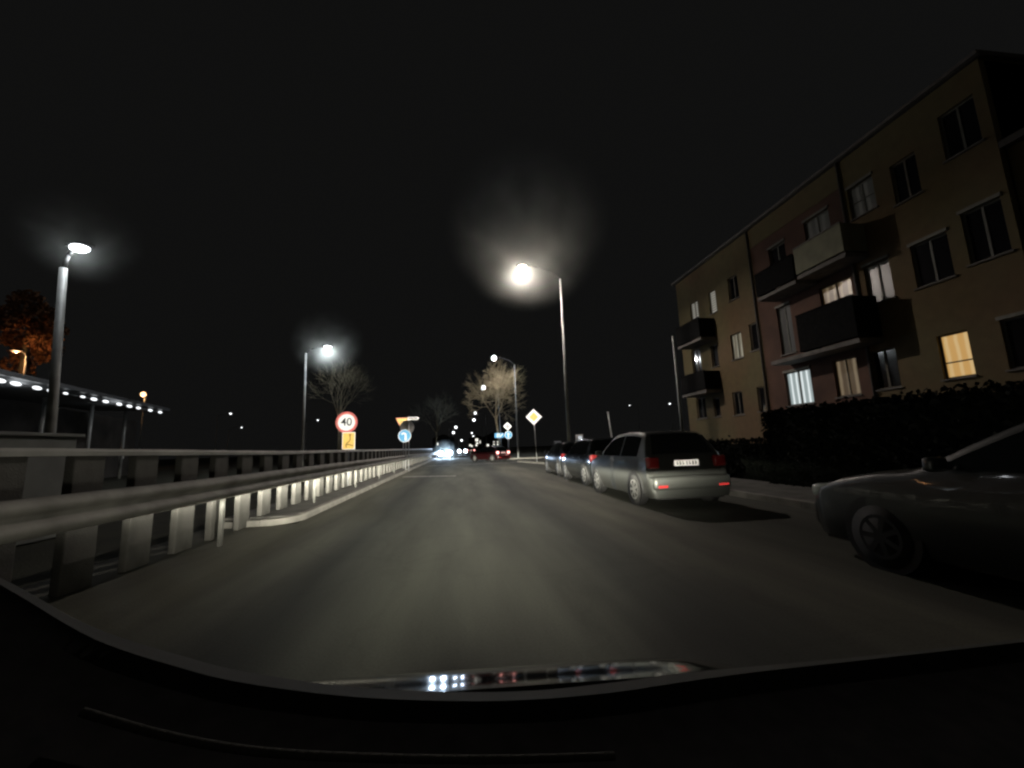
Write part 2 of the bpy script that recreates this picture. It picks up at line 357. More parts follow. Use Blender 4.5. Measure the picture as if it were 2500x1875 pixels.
# ------------------------------------------------------------------ concrete balustrade and guardrail on the left
def fx(y): return -3.92 + .30 * max(0, min(1, (y - 8) / 50))
def ztop(y): return 1.44 - .07 * min(1, max(0, (y - 4) / 6))
root = thing('concrete_balustrade', 'long concrete balustrade of upright slabs under a pale handrail, behind the crash barrier', 'fence', (-3.9, 0, 0))
mb = MB(); ys = [-1.5 + i * 1.0 for i in range(60)]
prof = [(-.07, -.07), (.07, -.07), (.075, .02), (.05, .0), (-.05, .0)]
prof = [(-.08, -.075), (.08, -.075), (.085, -.03), (.06, 0), (-.06, 0), (-.085, -.03)]
rws = [[(fx(y) + a, y, ztop(y) + b) for a, b in prof + prof[:1]] for y in ys]; mb.grid(rws)
o = mb.build('top_rail', M['handrail'], root); o.location = (3.9, 0, 0)
y = -.85; first = None; i = 0
while y < 57.5 and i < 78:
    z1 = ztop(y) - .075
    if first is None:
        m_ = MB(); m_.box((0, 0, .6225), (.09, .38, 1.245), .012); first = m_.build('baluster', M['concrete'], root); b_ = first
    else:
        b_ = first.copy(); col.objects.link(b_); b_.parent = root
    b_.location = (3.9 + fx(y) + random.uniform(-.008, .008), y, .10 if y > 8.4 else .0)
    b_.scale = (1, 1, (z1 - b_.location.z) / 1.245)
    y += .83; i += 1
tag(root)
def gx(y): return -3.38 + .35 * max(0, min(1, (y - 12) / 45))
root = thing('crash_barrier', 'galvanised steel crash barrier with a ribbed beam running beside the road', 'guardrail', (-3.4, 0, 0))
W = [(0, .69), (.03, .70), (.075, .745), (.08, .78), (.045, .815), (.01, .835), (.01, .865), (.045, .885), (.08, .92), (.075, .955), (.03, 1.0), (0, 1.01), (-.012, 1.0), (-.012, .70), (0, .69)]
def gz(y): return .03 * max(0, (6 - y) / 4) if y < 6 else (-.0 if y < 20 else -.003 * (y - 20))
mb = MB(); rws = [[(gx(y) + a, y, b + gz(y)) for a, b in W] for y in [-2 + 1.0 * i for i in range(62)]]; mb.grid(rws)
o = mb.build('beam', M['rail_steel'], root, smooth=True); o.location = (3.4, 0, 0)
first = None; y = -1.2
while y < 59:
    if first is None:
        m_ = MB(); m_.b2((-.11, -.03, 0), (-.06, .03, .90), .005); m_.b2((-.06, -.04, .78), (.02, .04, .92)); b_ = first = m_.build('post', M['post_steel'], root)
    else:
        b_ = first.copy(); col.objects.link(b_); b_.parent = root
    b_.location = (3.4 + gx(y) - .035, y, .11 if y > 8.8 else 0); b_.scale.z = .89 if y > 8.8 else 1.; y += 4.
# joints (overlaps) in the beam
for k in range(8):
    yy = 2.8 + 4 * k
    m_ = MB(); m_.grid([[(gx(yy) + a + .006, yy + d, b + gz(yy)) for a, b in W[:12]] for d in (-.16, .16)])
    q = m_.build('splice_plate', M['rail_steel'], root, smooth=True); q.location = (3.4, 0, 0)

# ------------------------------------------------------------------ street lamps
def street_lamp(label, base, top, head, r0=.09, r1=.055, lens='lens_cool', head_r=.25, power=0, color=(1, .95, .88), side=.3, up=.12, hr=None):
    b = Vector((base[0], base[1], 0)); root = thing('street_lamp', label, 'street lamp', b, 0, 'street lamps along the road')
    t = Vector(top) - b; h = Vector(head) - b
    foot = t + (Vector((0, 0, 0)) - t) * 1.0
    m_ = MB(); m_.cyl(foot, t, r0, r1, 14); m_.cyl((0, 0, 0), (0, 0, .25), r0 * 1.25, r0 * 1.25, 14); m_.build('pole', M['pole'], root, True)
    m_ = MB(); d = h - t
    p = [t, t + Vector((d.x * .25, d.y * .25, d.z * .6)), t + Vector((d.x * .6, d.y * .6, d.z * .92)), h + Vector((0, 0, .08))]
    for u, v in zip(p, p[1:]): m_.cyl(u, v, r1 * .65, r1 * .6, 8)
    m_.build('arm', M['arm_dark'], root, True)
    m_ = MB(); sx = 1 if d.x >= 0 else -1
    m_.sph(h + Vector((0, 0, .07)), 1, (max(.42, head_r * 1.25), .19, .10), 16); hd = m_.build('lamp_head', M['arm_dark'], root, True)
    m_ = MB(); m_.sph(h - Vector((0, 0, .04)), 1, (head_r, head_r * .75 if hr is None else hr, .13 if hr is None else hr), 16); m_.build('lamp_lens', M[lens], hd, True)
    if power:
        lamp('lamp_light', h - Vector((0, 0, .2 if hr is None else hr + .06)), power, color, .15, (side, up), root)
    return root

KW = .17
street_lamp('warm white street lamp on a tall grey pole behind the parked cars, brightest of all', (6.2, 22.8), (6.2, 22.8, 11.15), atY(1275, 650, 22.8), .11, .05, 'lens_warm', .27, 24000 * KW, (1, .87, .78), .10, .26)
street_lamp('cool white street lamp on a thick leaning pole behind the balustrade', (-12.0, 14), atY(155, 655, 14), atY(195, 603, 14), .13, .10, 'lens_cool', .27, 480 * KW, (.92, .96, 1), .5, .7)
street_lamp('cool white street lamp above a bare tree, beyond the 40 sign', (-12.0, 34), atY(747, 862, 34), atY(800, 846, 34), .11, .07, 'lens_cool', .30, 6500 * KW, (.90, .96, 1), .45, .35)
street_lamp('street lamp shining on top of the bare roadside tree', (6.0, 42), atY(1256, 890, 42), atY(1206, 873, 42), .09, .05, 'lens_cool', .26, 9000 * KW, (.95, .97, 1), .6, .35, hr=.26)
street_lamp('street lamp glowing through the lower branches of the bare roadside tree', (6.0, 58), atY(1215, 950, 58), atY(1180, 946, 58), .09, .05, 'lens_cool', .33, 6500 * KW, (.92, .96, 1), .5, .35, hr=.33)
far = [((1160, 1008), 95, 2.4, .33, 'small far street lamp just under the lit tree'),
       ((1157, 1025), 125, 2.4, .42, 'small far street lamp directly below the one under the lit tree'),
       ((1113, 1043), 150, -2.4, .48, 'small far street lamp above the oncoming car, the upper of a pair'),
       ((1107, 1056), 190, -2.4, .55, 'small far street lamp above the oncoming car, the lower of a pair'),
       ((1152, 1057), 250, 2.4, .45, 'tiny far street lamp above the bright shop sign'),
       ((1156, 1066), 300, 2.4, .8, 'tiny far street lamp just above the bright shop sign'),
       ((1127, 1075), 330, -2.4, .8, 'lone tiny far street lamp right of the oncoming car'),
       ((1148, 1076), 380, 2.4, .8, 'tiny far street lamp left of the bright shop sign'),
       ((563, 1009), 90, -2.4, .20, 'small white lamp alone in the dark left of the 40 sign'),
       ((590, 1043), 90, -2.4, .14, 'fainter small white lamp under the one left of the 40 sign'),
       ((776, 1025), 100, -2.4, .18, 'faint distant lamp between the pole and the 40 sign'),
       ((1635, 985), 100, 2.4, .22, 'small distant lamp just left of the building corner'),
       ((1537, 989), 110, 2.4, .16, 'faint distant lamp over the parked cars')]
for (p, Y, dx, r, lb) in far:
    h = atY(*p, Y); top = Vector((h.x + dx, Y, h.z - .5))
    street_lamp(lb, (top.x, Y), top, h, .09, .05, 'lens_far', r, hr=r)
h = atY(350, 962, 70)
ol = street_lamp('orange sodium lamp on a post above the canopy', (h.x + .2, 70), (h.x + .2, 70, h.z - .6), h, .08, .05, 'lens_orange', .38, 260, (1, .5, .2), 1, .6, hr=.38)
# lit plain pole by the apartment building and short leaning post
t = atX(1643, 820, 10)
root = thing('utility_pole', 'plain grey pole without a lamp at the corner of the apartment building', 'pole', (10.1, 17.6, 0))
m_ = MB(); m_.cyl((0, 0, 0), (t.x - 10.1, t.y - 17.6, t.z), .075, .055, 12); m_.build('shaft', M['pole'], root, True)
m_ = MB(); m_.sph((t.x - 10.1, t.y - 17.6, t.z), .06, (1, 1, .6), 10); m_.build('cap', M['pole'], root, True)
root = thing('utility_pole', 'short grey post seen against the dark over the parked cars', 'pole', (10.1, 26, 0))
m_ = MB(); m_.cyl((0, 0, 0), (-.3, 0, 3.3), .06, .05, 10); m_.build('shaft', M['pole'], root, True)
m_ = MB(); m_.box((-.3, 0, 3.32), (.14, .14, .05), .01); m_.build('cap', M['pole'], root)
root = thing('pay_station', 'small grey pay station with a pale lit head beyond the parked cars', 'pay station', (5.75 + .9, 22.3, .11))
m_ = MB(); m_.b2((-.07, -.06, 0), (.07, .06, 1.25), .01); m_.build('pedestal', M['pole'], root)
m_ = MB(); m_.b2((-.18, -.12, 1.25), (.18, .12, 1.7), .03); hd = m_.build('head', M['sign_back'], root)
m_ = MB(); m_.b2((-.1, -.128, 1.48), (.1, -.122, 1.6)); m_.build('screen', emis('screen_glow', (.85, .9, 1), .8), hd)

# ------------------------------------------------------------------ signs
def text_mesh(body, size, name, m, parent, loc, depth=.003):
    cu = bpy.data.curves.new(name, 'FONT'); cu.body = body; cu.size = size; cu.align_x = 'CENTER'; cu.align_y = 'CENTER'; cu.extrude = depth; cu.offset = size * .012
    t_ = bpy.data.objects.new(name, cu); col.objects.link(t_)
    bpy.context.view_layer.update(); dg = bpy.context.evaluated_depsgraph_get()
    me = bpy.data.meshes.new_from_object(t_.evaluated_get(dg)); bpy.data.objects.remove(t_)
    me.transform(Matrix.Rotation(R(90), 4, 'X')); me.name = name; me.materials.clear(); me.materials.append(m)
    o = bpy.data.objects.new(name, me); col.objects.link(o); o.parent = parent; o.location = loc; return o
def disc(name, m, parent, c, r, y0, y1, n=40):
    m_ = MB(); m_.prism([(c[0] + r * math.cos(2 * math.pi * k / n), c[1] + r * math.sin(2 * math.pi * k / n)) for k in range(n)], y0, y1); return m_.build(name, m, parent)
def poly(name, m, parent, pts, y0, y1):
    m_ = MB(); m_.prism(pts, y0, y1); return m_.build(name, m, parent)
def strokes(name, m, parent, lines, w, y0, y1):
    m_ = MB()
    for ln in lines:
        for (x0, z0), (x1, z1) in zip(ln, ln[1:]):
            d = Vector((x1 - x0, z1 - z0)); L_ = d.length; d.normalize(); nx, nz = -d.y * w / 2, d.x * w / 2; e0 = d * w * .2
            m_.prism([(x0 - e0.x + nx, z0 - e0.y + nz), (x1 + e0.x + nx, z1 + e0.y + nz), (x1 + e0.x - nx, z1 + e0.y - nz), (x0 - e0.x - nx, z0 - e0.y - nz)], y0, y1)
    return m_.build(name, m, parent)
# 40 sign
c = atY(846, 1031, 15.5)
root = thing('speed_limit_sign', 'round red-rimmed 40 speed limit sign above the balustrade', 'road sign', (c.x, 15.5, 0), R(-3))
m_ = MB(); m_.cyl((0, .05, 0), (0, .05, c.z + .2), .035, .035, 12); m_.build('post', M['sign_pole'], root, True)
pl = shiny(disc('sign_plate', M['red_retro'], root, (0, c.z), .385, 0, .02)); wf = shiny(disc('white_field', M['white_retro'], pl, (0, c.z), .30, -.004, -.0005))
nm = shiny(text_mesh('40', .40, 'number', M['ink'], pl, (0, -.007, c.z)))
# yellow plate
c2 = atY(851, 1076, 15.35)
root = thing('supplementary_sign', 'yellow rectangular plate with a winding line, under the 40 sign', 'road sign', (c2.x, 15.35, 0), R(-3))
m_ = MB(); m_.cyl((0, .04, 0), (0, .04, c2.z + .2), .025, .025, 10); m_.build('post', M['sign_pole'], root, True)
pl = shiny(poly('sign_plate', M['white_retro'], root, [(-.225, c2.z - .31), (.225, c2.z - .31), (.225, c2.z + .30), (-.225, c2.z + .30)], 0, .02))
shiny(poly('yellow_field', M['yellow_retro'], pl, [(-.20, c2.z - .285), (.20, c2.z - .285), (.20, c2.z + .275), (-.20, c2.z + .275)], -.004, -.0005))
z = c2.z
shiny(strokes('symbol', M['ochre'], pl, [[(.05, z + .16), (.06, z + .06), (.03, z - .02), (-.05, z - .08), (-.09, z - .15), (-.07, z - .23)], [(-.09, z - .15), (0, z - .13), (.08, z - .16), (.16, z - .17)]], .045, -.008, -.0045))
shiny(disc('symbol_dot', M['ochre'], pl, (.05, z + .20), .045, -.008, -.0045, 16))
# cluster of signs on the left
c = atY(988, 1064, 25); ctr = atY(976, 1030, 25.6)
root = thing('direction_sign', 'round blue sign with a white turning arrow, lowest of the left cluster', 'road sign', (c.x, 25, 0))
m_ = MB(); m_.cyl((.06, .05, 0), (.06, .05, c.z + .25), .03, .03, 10); m_.build('post', M['sign_pole'], root, True)
pl = shiny(disc('sign_plate', M['white_retro'], root, (0, c.z), .375, 0, .02)); shiny(disc('blue_field', M['blue_retro'], pl, (0, c.z), .335, -.004, -.0005))
shiny(strokes('arrow', M['white_retro'], pl, [[(.05, c.z - .25), (.05, c.z + .10), (-.06, c.z + .17), (-.17, c.z + .10)]], .10, -.008, -.0045))
g_ = atY(994, 1043, 26)
root = thing('road_sign_back', 'grey back of a round sign facing the other way, with a street name arm', 'road sign', (g_.x + .1, 26, 0))
m_ = MB(); m_.cyl((0, -.05, 0), (0, -.05, 3.35), .035, .035, 10); m_.build('post', M['sign_pole'], root, True)
pl = disc('sign_plate', M['sign_back'], root, (-.1, g_.z), .42, 0, .02)
m_ = MB(); m_.b2((-.06, -.09, g_.z + .15), (.06, -.03, g_.z + .19)); m_.b2((-.06, -.09, g_.z - .19), (.06, -.03, g_.z - .15)); m_.build('clamp', M['sign_pole'], pl)
na = atY(1009, 1022, 26); xx = na.x - g_.x - .1
bl = shiny(poly('name_plate', M['white_retro'], root, [(xx - .32, na.z - .10), (xx + .28, na.z - .10), (xx + .35, na.z), (xx + .28, na.z + .10), (xx - .32, na.z + .10)], -.13, -.11))
shiny(poly('name_field', M['ink'], bl, [(xx - .26, na.z - .05), (xx + .24, na.z - .05), (xx + .27, na.z), (xx + .24, na.z + .05), (xx - .26, na.z + .05)], -.135, -.1305))
shiny(strokes('lettering', M['white_retro'], bl, [[(xx - .20 + k * .062, na.z - .03), (xx - .20 + k * .062 + random.uniform(0, .02), na.z + .03)] for k in range(7)], .022, -.139, -.1355))
tg = atY(975, 1029, 27)
root = thing('give_way_sign', 'yellow inverted triangle give way sign behind the grey sign back', 'road sign', (tg.x + .15, 27, 0))
m_ = MB(); m_.cyl((.1, .05, 0), (.1, .05, tg.z + .2), .03, .03, 10); m_.build('post', M['sign_pole'], root, True)
pl = shiny(poly('sign_plate', M['red_retro'], root, [(-.42, tg.z + .24), (.42, tg.z + .24), (0, tg.z - .50)], 0, .02))
shiny(poly('yellow_field', M['yellow_retro'], pl, [(-.36, tg.z + .205), (.36, tg.z + .205), (0, tg.z - .43)], -.004, -.0005))
# priority diamonds
def diamond(label, c, h, inner, x0=0):
    root = thing('priority_sign', label, 'road sign', (c.x, c.y, .1))
    z = c.z - .1
    m_ = MB(); m_.cyl((x0, .05, 0), (0, .05, z + .2), .035, .035, 10); m_.build('post', M['sign_pole'], root, True)
    pl = shiny(poly('sign_plate', M['white_retro'], root, [(-h, z), (0, z - h), (h, z), (0, z + h)], 0, .02))
    k = h * .58
    shiny(poly('inner_diamond', M[inner], pl, [(-k, z), (0, z - k), (k, z), (0, z + k)], -.005, -.0005)); return root
diamond('large white and yellow diamond priority sign on a thin pole at the junction', atY(1303, 1018, 30), .60, 'amber_retro', .12)
diamond('small white diamond sign with a grey centre, farther up the road', atY(1239, 1041, 45), .47, 'grey_retro')
c = atY(1241, 1062, 44.6)
root = thing('direction_sign', 'round blue sign with a white straight-ahead arrow under the small diamond', 'road sign', (c.x, 44.6, .1))
z = c.z - .1
m_ = MB(); m_.cyl((.05, .05, 0), (.05, .05, z + .25), .03, .03, 10); m_.build('post', M['sign_pole'], root, True)
pl = shiny(disc('sign_plate', M['white_retro'], root, (0, z), .42, 0, .02)); shiny(disc('blue_field', M['blue_retro'], pl, (0, z), .375, -.004, -.0005))
shiny(poly('arrow', M['white_retro'], pl, [(-.055, z - .27), (.055, z - .27), (.055, z + .04), (.17, z + .04), (0, z + .27), (-.17, z + .04), (-.055, z + .04)], -.008, -.0045))
c = atY(1219, 1063, 46)
root = thing('information_sign', 'rectangular blue sign with white bars beside the straight-ahead sign', 'road sign', (c.x, 46, .1))
z = c.z - .1
m_ = MB(); m_.cyl((0, .05, 0), (0, .05, z + .2), .03, .03, 10); m_.build('post', M['sign_pole'], root, True)
pl = shiny(poly('sign_plate', M['blue_retro'], root, [(-.5, z - .27), (.5, z - .27), (.5, z + .27), (-.5, z + .27)], 0, .02))
shiny(strokes('symbol', M['white_retro'], pl, [[(-.24, z - .2), (-.24, z + .2)], [(-.11, z - .2), (-.11, z + .2)], [(.0, z + .2), (.10, z - .2), (.38, z + .2)]], .075, -.008, -.001))

# ------------------------------------------------------------------ cars
HATCH = [(0, .50, .76), (.006, .575, .81), (.02, .60, .84), (.034, .61, .845), (.042, .80, .845), (.052, .96, .84), (.062, 1.00, .835), (.10, 1.24, .83), (.135, 1.40, .83), (.17, 1.455, .84), (.26, 1.49, .85), (.38, 1.50, .86), (.50, 1.47, .86),
         (.56, 1.42, .86), (.64, 1.24, .86), (.715, 1.03, .86), (.74, .985, .86), (.80, .95, .855), (.90, .86, .83), (.955, .76, .80), (.985, .64, .76), (1, .50, .70)]
SEDAN = [(0, .50, .76), (.006, .575, .81), (.02, .62, .84), (.03, .80, .845), (.037, .93, .84), (.05, .97, .84), (.13, 1.00, .84), (.165, 1.03, .84), (.22, 1.22, .84), (.28, 1.38, .84), (.34, 1.43, .85), (.45, 1.44, .86),
         (.53, 1.40, .86), (.62, 1.20, .86), (.70, 1.0, .86), (.73, .96, .86), (.80, .93, .855), (.90, .84, .83), (.955, .75, .80), (.985, .62, .76), (1, .50, .70)]
def side_k(z):
    pts = [(.2, .93), (.32, .985), (.5, 1.), (.72, 1.), (.92, .975), (1.0, .94), (1.25, .83), (1.5, .70), (1.7, .62)]
    for (a, b), (c, d) in zip(pts, pts[1:]):
        if z <= c: return b + (d - b) * max(0, (z - a)) / (c - a)
    return .62
def car(name, label, loc, rz, prof, L, hs, ws, m, tail='red_plastic', group=None, retro_on=True, plate='plate_m', head='glass', lamps=None, fog=False, category='car', rim='alloy'):
    root = thing(name, label, category, loc, rz, group)
    def prof_at(y):
        t = y / L
        for (a, z0, w0), (b, z1, w1) in zip(prof, prof[1:]):
            if t <= b:
                k = (t - a) / (b - a); return (.2 + (z0 + (z1 - z0) * k - .2) * hs, (w0 + (w1 - w0) * k) * ws)
        return (.2 + (prof[-1][1] - .2) * hs, prof[-1][2] * ws)
    SS = [0, .07, .2, .36, .5, .62, .74, .86, .94]
    def sx(y, z): zt, w = prof_at(y); return w * side_k(.2 + (z - .2) / hs)
    rws = []
    ys = sorted({round(p[0] * L, 4) for p in prof} | {L * k / 24 for k in range(25)})
    for y in ys:
        zt, w = prof_at(y); pts = []
        for s in SS:
            z = .2 + (zt - .2) * s; pts.append((sx(y, z), y, z))
        xs = pts[-1][0]; top = [(xs * .955, y, zt - .018), (xs * .86, y, zt), (xs * .5, y, zt + .012), (0, y, zt + .018)]
        right = pts + top; left = [(-x, y_, z_) for x, y_, z_ in right[:-1]][::-1]
        rws.append(right + left)
    m_ = MB(); vs = m_.grid(rws); m_.bm.faces.new(vs[0]); m_.bm.faces.new(vs[-1][::-1])
    for y0_, y1_ in ((0, 1),): pass
    body = m_.build('body', m, root, True)
    m_ = MB(); m_.b2((-.7 * ws, .1, .16), (.7 * ws, L - .1, .3)); m_.build('underbody', M['black_plastic'], root)
    # windows
    ya, yb = .16 * L, .66 * L
    def side_glass(y0, y1, sgn):
        m_ = MB(); rr = []
        n = 8
        for i in range(n + 1):
            y = y0 + (y1 - y0) * i / n; zt, w = prof_at(y); zb = .2 + .78 * hs; zz = max(zb + .01, zt - .085)
            rr.append([(sgn * (sx(y, zb + (zz - zb) * k / 3) + .006), y, zb + (zz - zb) * k / 3) for k in range(4)])
        m_.grid(rr); return m_.build('side_window', M['glass'], root, True)
    for sgn in (-1, 1):
        side_glass(ya, .37 * L, sgn); side_glass(.385 * L, yb, sgn)
    def top_glass(nm, t0, t1, yo):
        m_ = MB(); rr = []
        for i in range(7):
            y = (t0 + (t1 - t0) * i / 6) * L; zt, w = prof_at(y); xs = sx(y, zt) * .84
            rr.append([(xs * k / 4, y + yo, zt + .010 + .012 * (1 - abs(k) / 4)) for k in range(-4, 5)])
        m_.grid(rr); return m_.build(nm, M['glass'], root, True)
    if prof is HATCH: top_glass('rear_window', .064, .14, -.008)
    else: top_glass('rear_window', .17, .285, -.006)
    top_glass('windscreen', .565, .71, .006)
    # wheels
    wr = .315
    for yy in (.195 * L, .80 * L):
        for sgn in (-1, 1):
            xo = .845 * ws
            m_ = MB(); m_.cyl((sgn * (xo - .10), yy, wr + .02), (sgn * (xo + .004), yy, wr + .02), wr + .05, wr + .05, 28); m_.build('wheel_arch', M['black_plastic'], root)
            m_ = MB(); m_.cyl((sgn * (xo - .19), yy, wr), (sgn * (xo + .012), yy, wr), wr, wr, 28)
            bmesh.ops.bevel(m_.bm, geom=[e for e in m_.bm.edges if len(e.link_faces) == 2 and any(len(f.verts) > 4 for f in e.link_faces)], offset=.025, segments=2, affect='EDGES')
            ty = m_.build('wheel', M['tyre'], root, True)
            m_ = MB()
            m_.cyl((sgn * (xo + .004), yy, wr), (sgn * (xo + .016), yy, wr), .06, .06, 14)
            for k in range(24):
                a0, a1 = R(k * 15), R(k * 15 + 15)
                m_.quad([(sgn * (xo + .016), yy + r * math.cos(a), wr + r * math.sin(a)) for r, a in ((.175, a0), (.205, a0), (.205, a1), (.175, a1))])
            for k in range(7):
                a0 = R(k * 360 / 7)
                m_.quad([(sgn * (xo + .0165), yy + r * math.cos(a), wr + r * math.sin(a)) for r, a in ((.05, a0 - .45), (.18, a0 - .14), (.18, a0 + .14), (.05, a0 + .45))])
            m_.build('rim', M[rim], ty)
    # bumpers, lamps, plate, mirrors, handles
    m_ = MB(); m_.box((0, .055, .2 + .27 * hs), (1.60 * ws, .22, .26 * hs), .07); m_.build('rear_bumper', m, root, True)
    m_ = MB(); m_.box((0, L - .06, .2 + .22 * hs), (1.46 * ws, .2, .3 * hs), .07); m_.build('front_bumper', m, root, True)
    zl = .2 + .66 * hs
    for sgn in (-1, 1):
        m_ = MB(); m_.box((sgn * .70 * ws, .17 if prof is HATCH else .11, zl), (.24 * ws, .16, .22 * hs), .035)
        o = m_.build('tail_light', M[tail], root, True)
        if retro_on and m is not M['silver']: shiny(o)
        m_ = MB(); m_.box((sgn * .62 * ws, -.062, .2 + .22 * hs), (.20, .02, .045), .006)
        o = m_.build('reflector', M['red_plastic'], root)
        if retro_on: shiny(o)
        m_ = MB(); m_.box((sgn * .60 * ws, L - .10, .2 + .47 * hs), (.30, .22, .15), .05); hl = m_.build('headlight', M[head], root, True)
        m_ = MB(); m_.box((sgn * .96 * ws, .645 * L, .2 + .83 * hs), (.17, .09, .12), .03); m_.build('mirror', m, root, True)
        for t in (.31, .50):
            m_ = MB(); y = t * L; z = .2 + .68 * hs; m_.box((sgn * (sx(y, z) + .012), y, z), (.025, .16, .028), .008); m_.build('door_handle', m, root)
    m_ = MB(); m_.box((0, .145 if prof is HATCH else .10, .2 + .64 * hs), (.52, .02, .115), .004); pl = m_.build('number_plate', M[plate], root)
    if retro_on: shiny(pl)
    m_ = MB(); rn = random.Random(int(L * 1000)); yp = (.145 if prof is HATCH else .10) - .0115; zp = .2 + .64 * hs
    for k in range(7):
        xk = -.19 + k * .062 + (.02 if k > 2 else 0); m_.b2((xk - .018, yp - .002, zp - .036), (xk - .008 + rn.uniform(0, .02), yp, zp + .036)); m_.b2((xk - .008, yp - .002, zp - .036 + rn.choice((0, .032, .064))), (xk + .014, yp, zp - .026 + .0))
    m_.build('lettering', M['ink'], pl)
    return root
sil = car('parked_car', 'silver parked hatchback with a tall tailgate, nearest of the row of rear ends', (4.53, 7.72, 0), 0, HATCH, 3.95, 1.02, 1.02, M['silver'], 'red_plastic', 'cars parked along the right kerb')
c2_ = car('parked_car', 'black parked hatchback directly in front of the silver one', (4.78, 12.2, 0), 0, HATCH, 3.9, .98, .98, M['black_paint'], 'red_plastic', 'cars parked along the right kerb')
c3_ = car('parked_car', 'dark parked estate car, farthest of the parked row, with a roof rail', (4.95, 16.6, 0), 0, HATCH, 3.6, .95, .95, M['black_paint'], 'red_plastic', 'cars parked along the right kerb')
for sgn in (-1, 1):
    m_ = MB(); m_.cyl((sgn * .56, .9, 1.44), (sgn * .56, 2.1, 1.45), .016, .016, 8); m_.build('roof_rail', M['alloy'], c3_, True)
m_ = MB(); m_.cyl((0, .62, 1.49), (0, .50, 1.68), .006, .003, 6); m_.build('aerial', M['black_plastic'], sil)
car('parked_car', 'dark green parked car close on the right, cut off by the frame', (4.88, .25, 0), 0, SEDAN, 4.25, 1.0, 1.0, M['green_paint'], 'red_plastic', 'cars parked along the right kerb', retro_on=False, head='lens_clear', rim='rim_dark')
# dark red car turning
p = Vector((4.0, 36.6, 0))
rc = car('moving_car', 'dark red car with lit tail lights turning across the junction', p, R(38), HATCH, 3.9, .9, .95, M['red_paint'], 'tail_on', None, False, 'plate_lit')
# oncoming and distant cars
def oncoming(label, X, Y, r, power, hx=.62):
    root = car('oncoming_car', label, (X, Y + 4.1, 0), R(180), HATCH, 4.1, .95, .95, M['black_paint'], 'red_plastic', 'oncoming cars with headlights on', False, head='black_plastic')
    for sgn in (-1, 1):
        m_ = MB(); m_.sph((sgn * hx, 4.1 + .02, .70), 1, (r, r * .4, r * .92), 14); m_.build('headlamp_glass', M['headlamp_on'], root, True)
        if power: lamp('headlamp_light', (sgn * hx, 4.1 + r * .4 + .35, .62), power, (.55, .74, 1), .1, None, root)
    return root
oncoming('nearest oncoming car with dazzling blue-white headlights', -1.80, 56, .36, 800, .60)
oncoming('second oncoming car with white headlights behind the dazzling one', .72, 84, .36, 200, .62)
q = atY(1148, 1099, 80)
car('moving_car', 'distant car ahead with red brake lights beside the far headlights', (2.3, 80, 0), 0, HATCH, 3.9, .95, .95, M['black_paint'], 'tail_on', None, False, 'plate_lit')

# ------------------------------------------------------------------ dashcam car: bonnet, cowl, dashboard
root = thing('dashcam_car', 'black dashboard and glossy bonnet of the car the photo is taken from', 'car', (0, 0, 0))
z0 = atY(1100, 1684, .74).z
edge_px = [(-60, 1395), (40, 1450), (230, 1560), (440, 1630), (600, 1668), (850, 1700), (1100, 1711), (1300, 1708), (1500, 1690), (1660, 1666), (1850, 1640), (2050, 1618), (2300, 1590), (2560, 1560)]
def ED(p, Y):
    out = []
    for i in range(len(p) - 1):
        a, b, c, d = p[max(i - 1, 0)], p[i], p[i + 1], p[min(i + 2, len(p) - 1)]
        for k in range(6):
            t = k / 6; out.append(tuple(.5 * (2 * b[j] + (c[j] - a[j]) * t + (2 * a[j] - 5 * b[j] + 4 * c[j] - d[j]) * t * t + (3 * b[j] - a[j] - 3 * c[j] + d[j]) * t ** 3) for j in (0, 1)))
    out.append(p[-1])
    return [atY(x, y, Y) for x, y in out]
fr = ED(edge_px, .62)
m_ = MB(); rr = [fr, [Vector((v.x, .60, v.z + .0)) - Vector((0, 0, .012)) for v in fr], [Vector((v.x, .50, v.z - .028)) for v in fr], [Vector((v.x, .34, v.z - .05)) for v in fr], [Vector((v.x, .12, v.z - .10)) for v in fr], [Vector((v.x, .10, v.z - .5)) for v in fr]]
m_.grid([[tuple(v) for v in r] for r in rr]); m_.build('dashboard', M['dash'], root, True)
m_ = MB(); t0 = [(200, 1738), (380, 1790), (560, 1826), (720, 1842), (900, 1850), (1080, 1854), (1280, 1853), (1500, 1846)]
a_ = ED(t0, .525); pts = [Vector(v) for v in a_]
for u, v in zip(pts, pts[1:]): m_.cyl(u, v, .0042, .0042, 8)
m_.build('dashboard_seam', mat('seam_trim', (.10, .10, .09), .8, spec=.1), root, True)
# cowl strip under the windscreen
up = [(x, y - w) for (x, y), w in zip(edge_px, [16, 20, 28, 30, 28, 24, 22, 22, 24, 22, 14, 10, 8, 8])]
lo = ED(edge_px, .635); hi = ED(up, .70)
m_ = MB(); m_.grid([[tuple(v + Vector((0, .0, -.002))) for v in lo], [tuple(v) for v in hi]]); m_.build('cowl', mat('cowl_panel', (.06, .06, .052), .8, spec=.15), root, True)
# bonnet: almost flat gloss panel falling forward
rws = []; z = z0; yy = .735; prev = yy
for y, a in ((.735, 0), (.75, 14.8), (.765, 14.4), (.785, 12.9), (.81, 12.9), (.83, 13.7), (.85, 14.2), (.865, 18), (.89, 30), (.95, 50), (1.2, 60)):
    z -= math.tan(R(a)) * (y - prev); prev = y
    rws.append([(x, y, z - .6 * max(0, abs(x) - .36) ** 2 - .004 * (x * 1.4) ** 2 - .035 * x) for x in [k / 14 for k in range(-11, 12)]])
m_ = MB(); m_.grid(rws); m_.build('bonnet', M['bonnet_paint'], root, True)
HP = 18500.0
headlamp('own_headlamp', (-.62, 2.0, .66), HP, (1, .95, .80), 1, glare=.0045)
headlamp('own_headlamp', (.62, 2.0, .66), HP, (1, .95, .80), 1, glare=.0045)
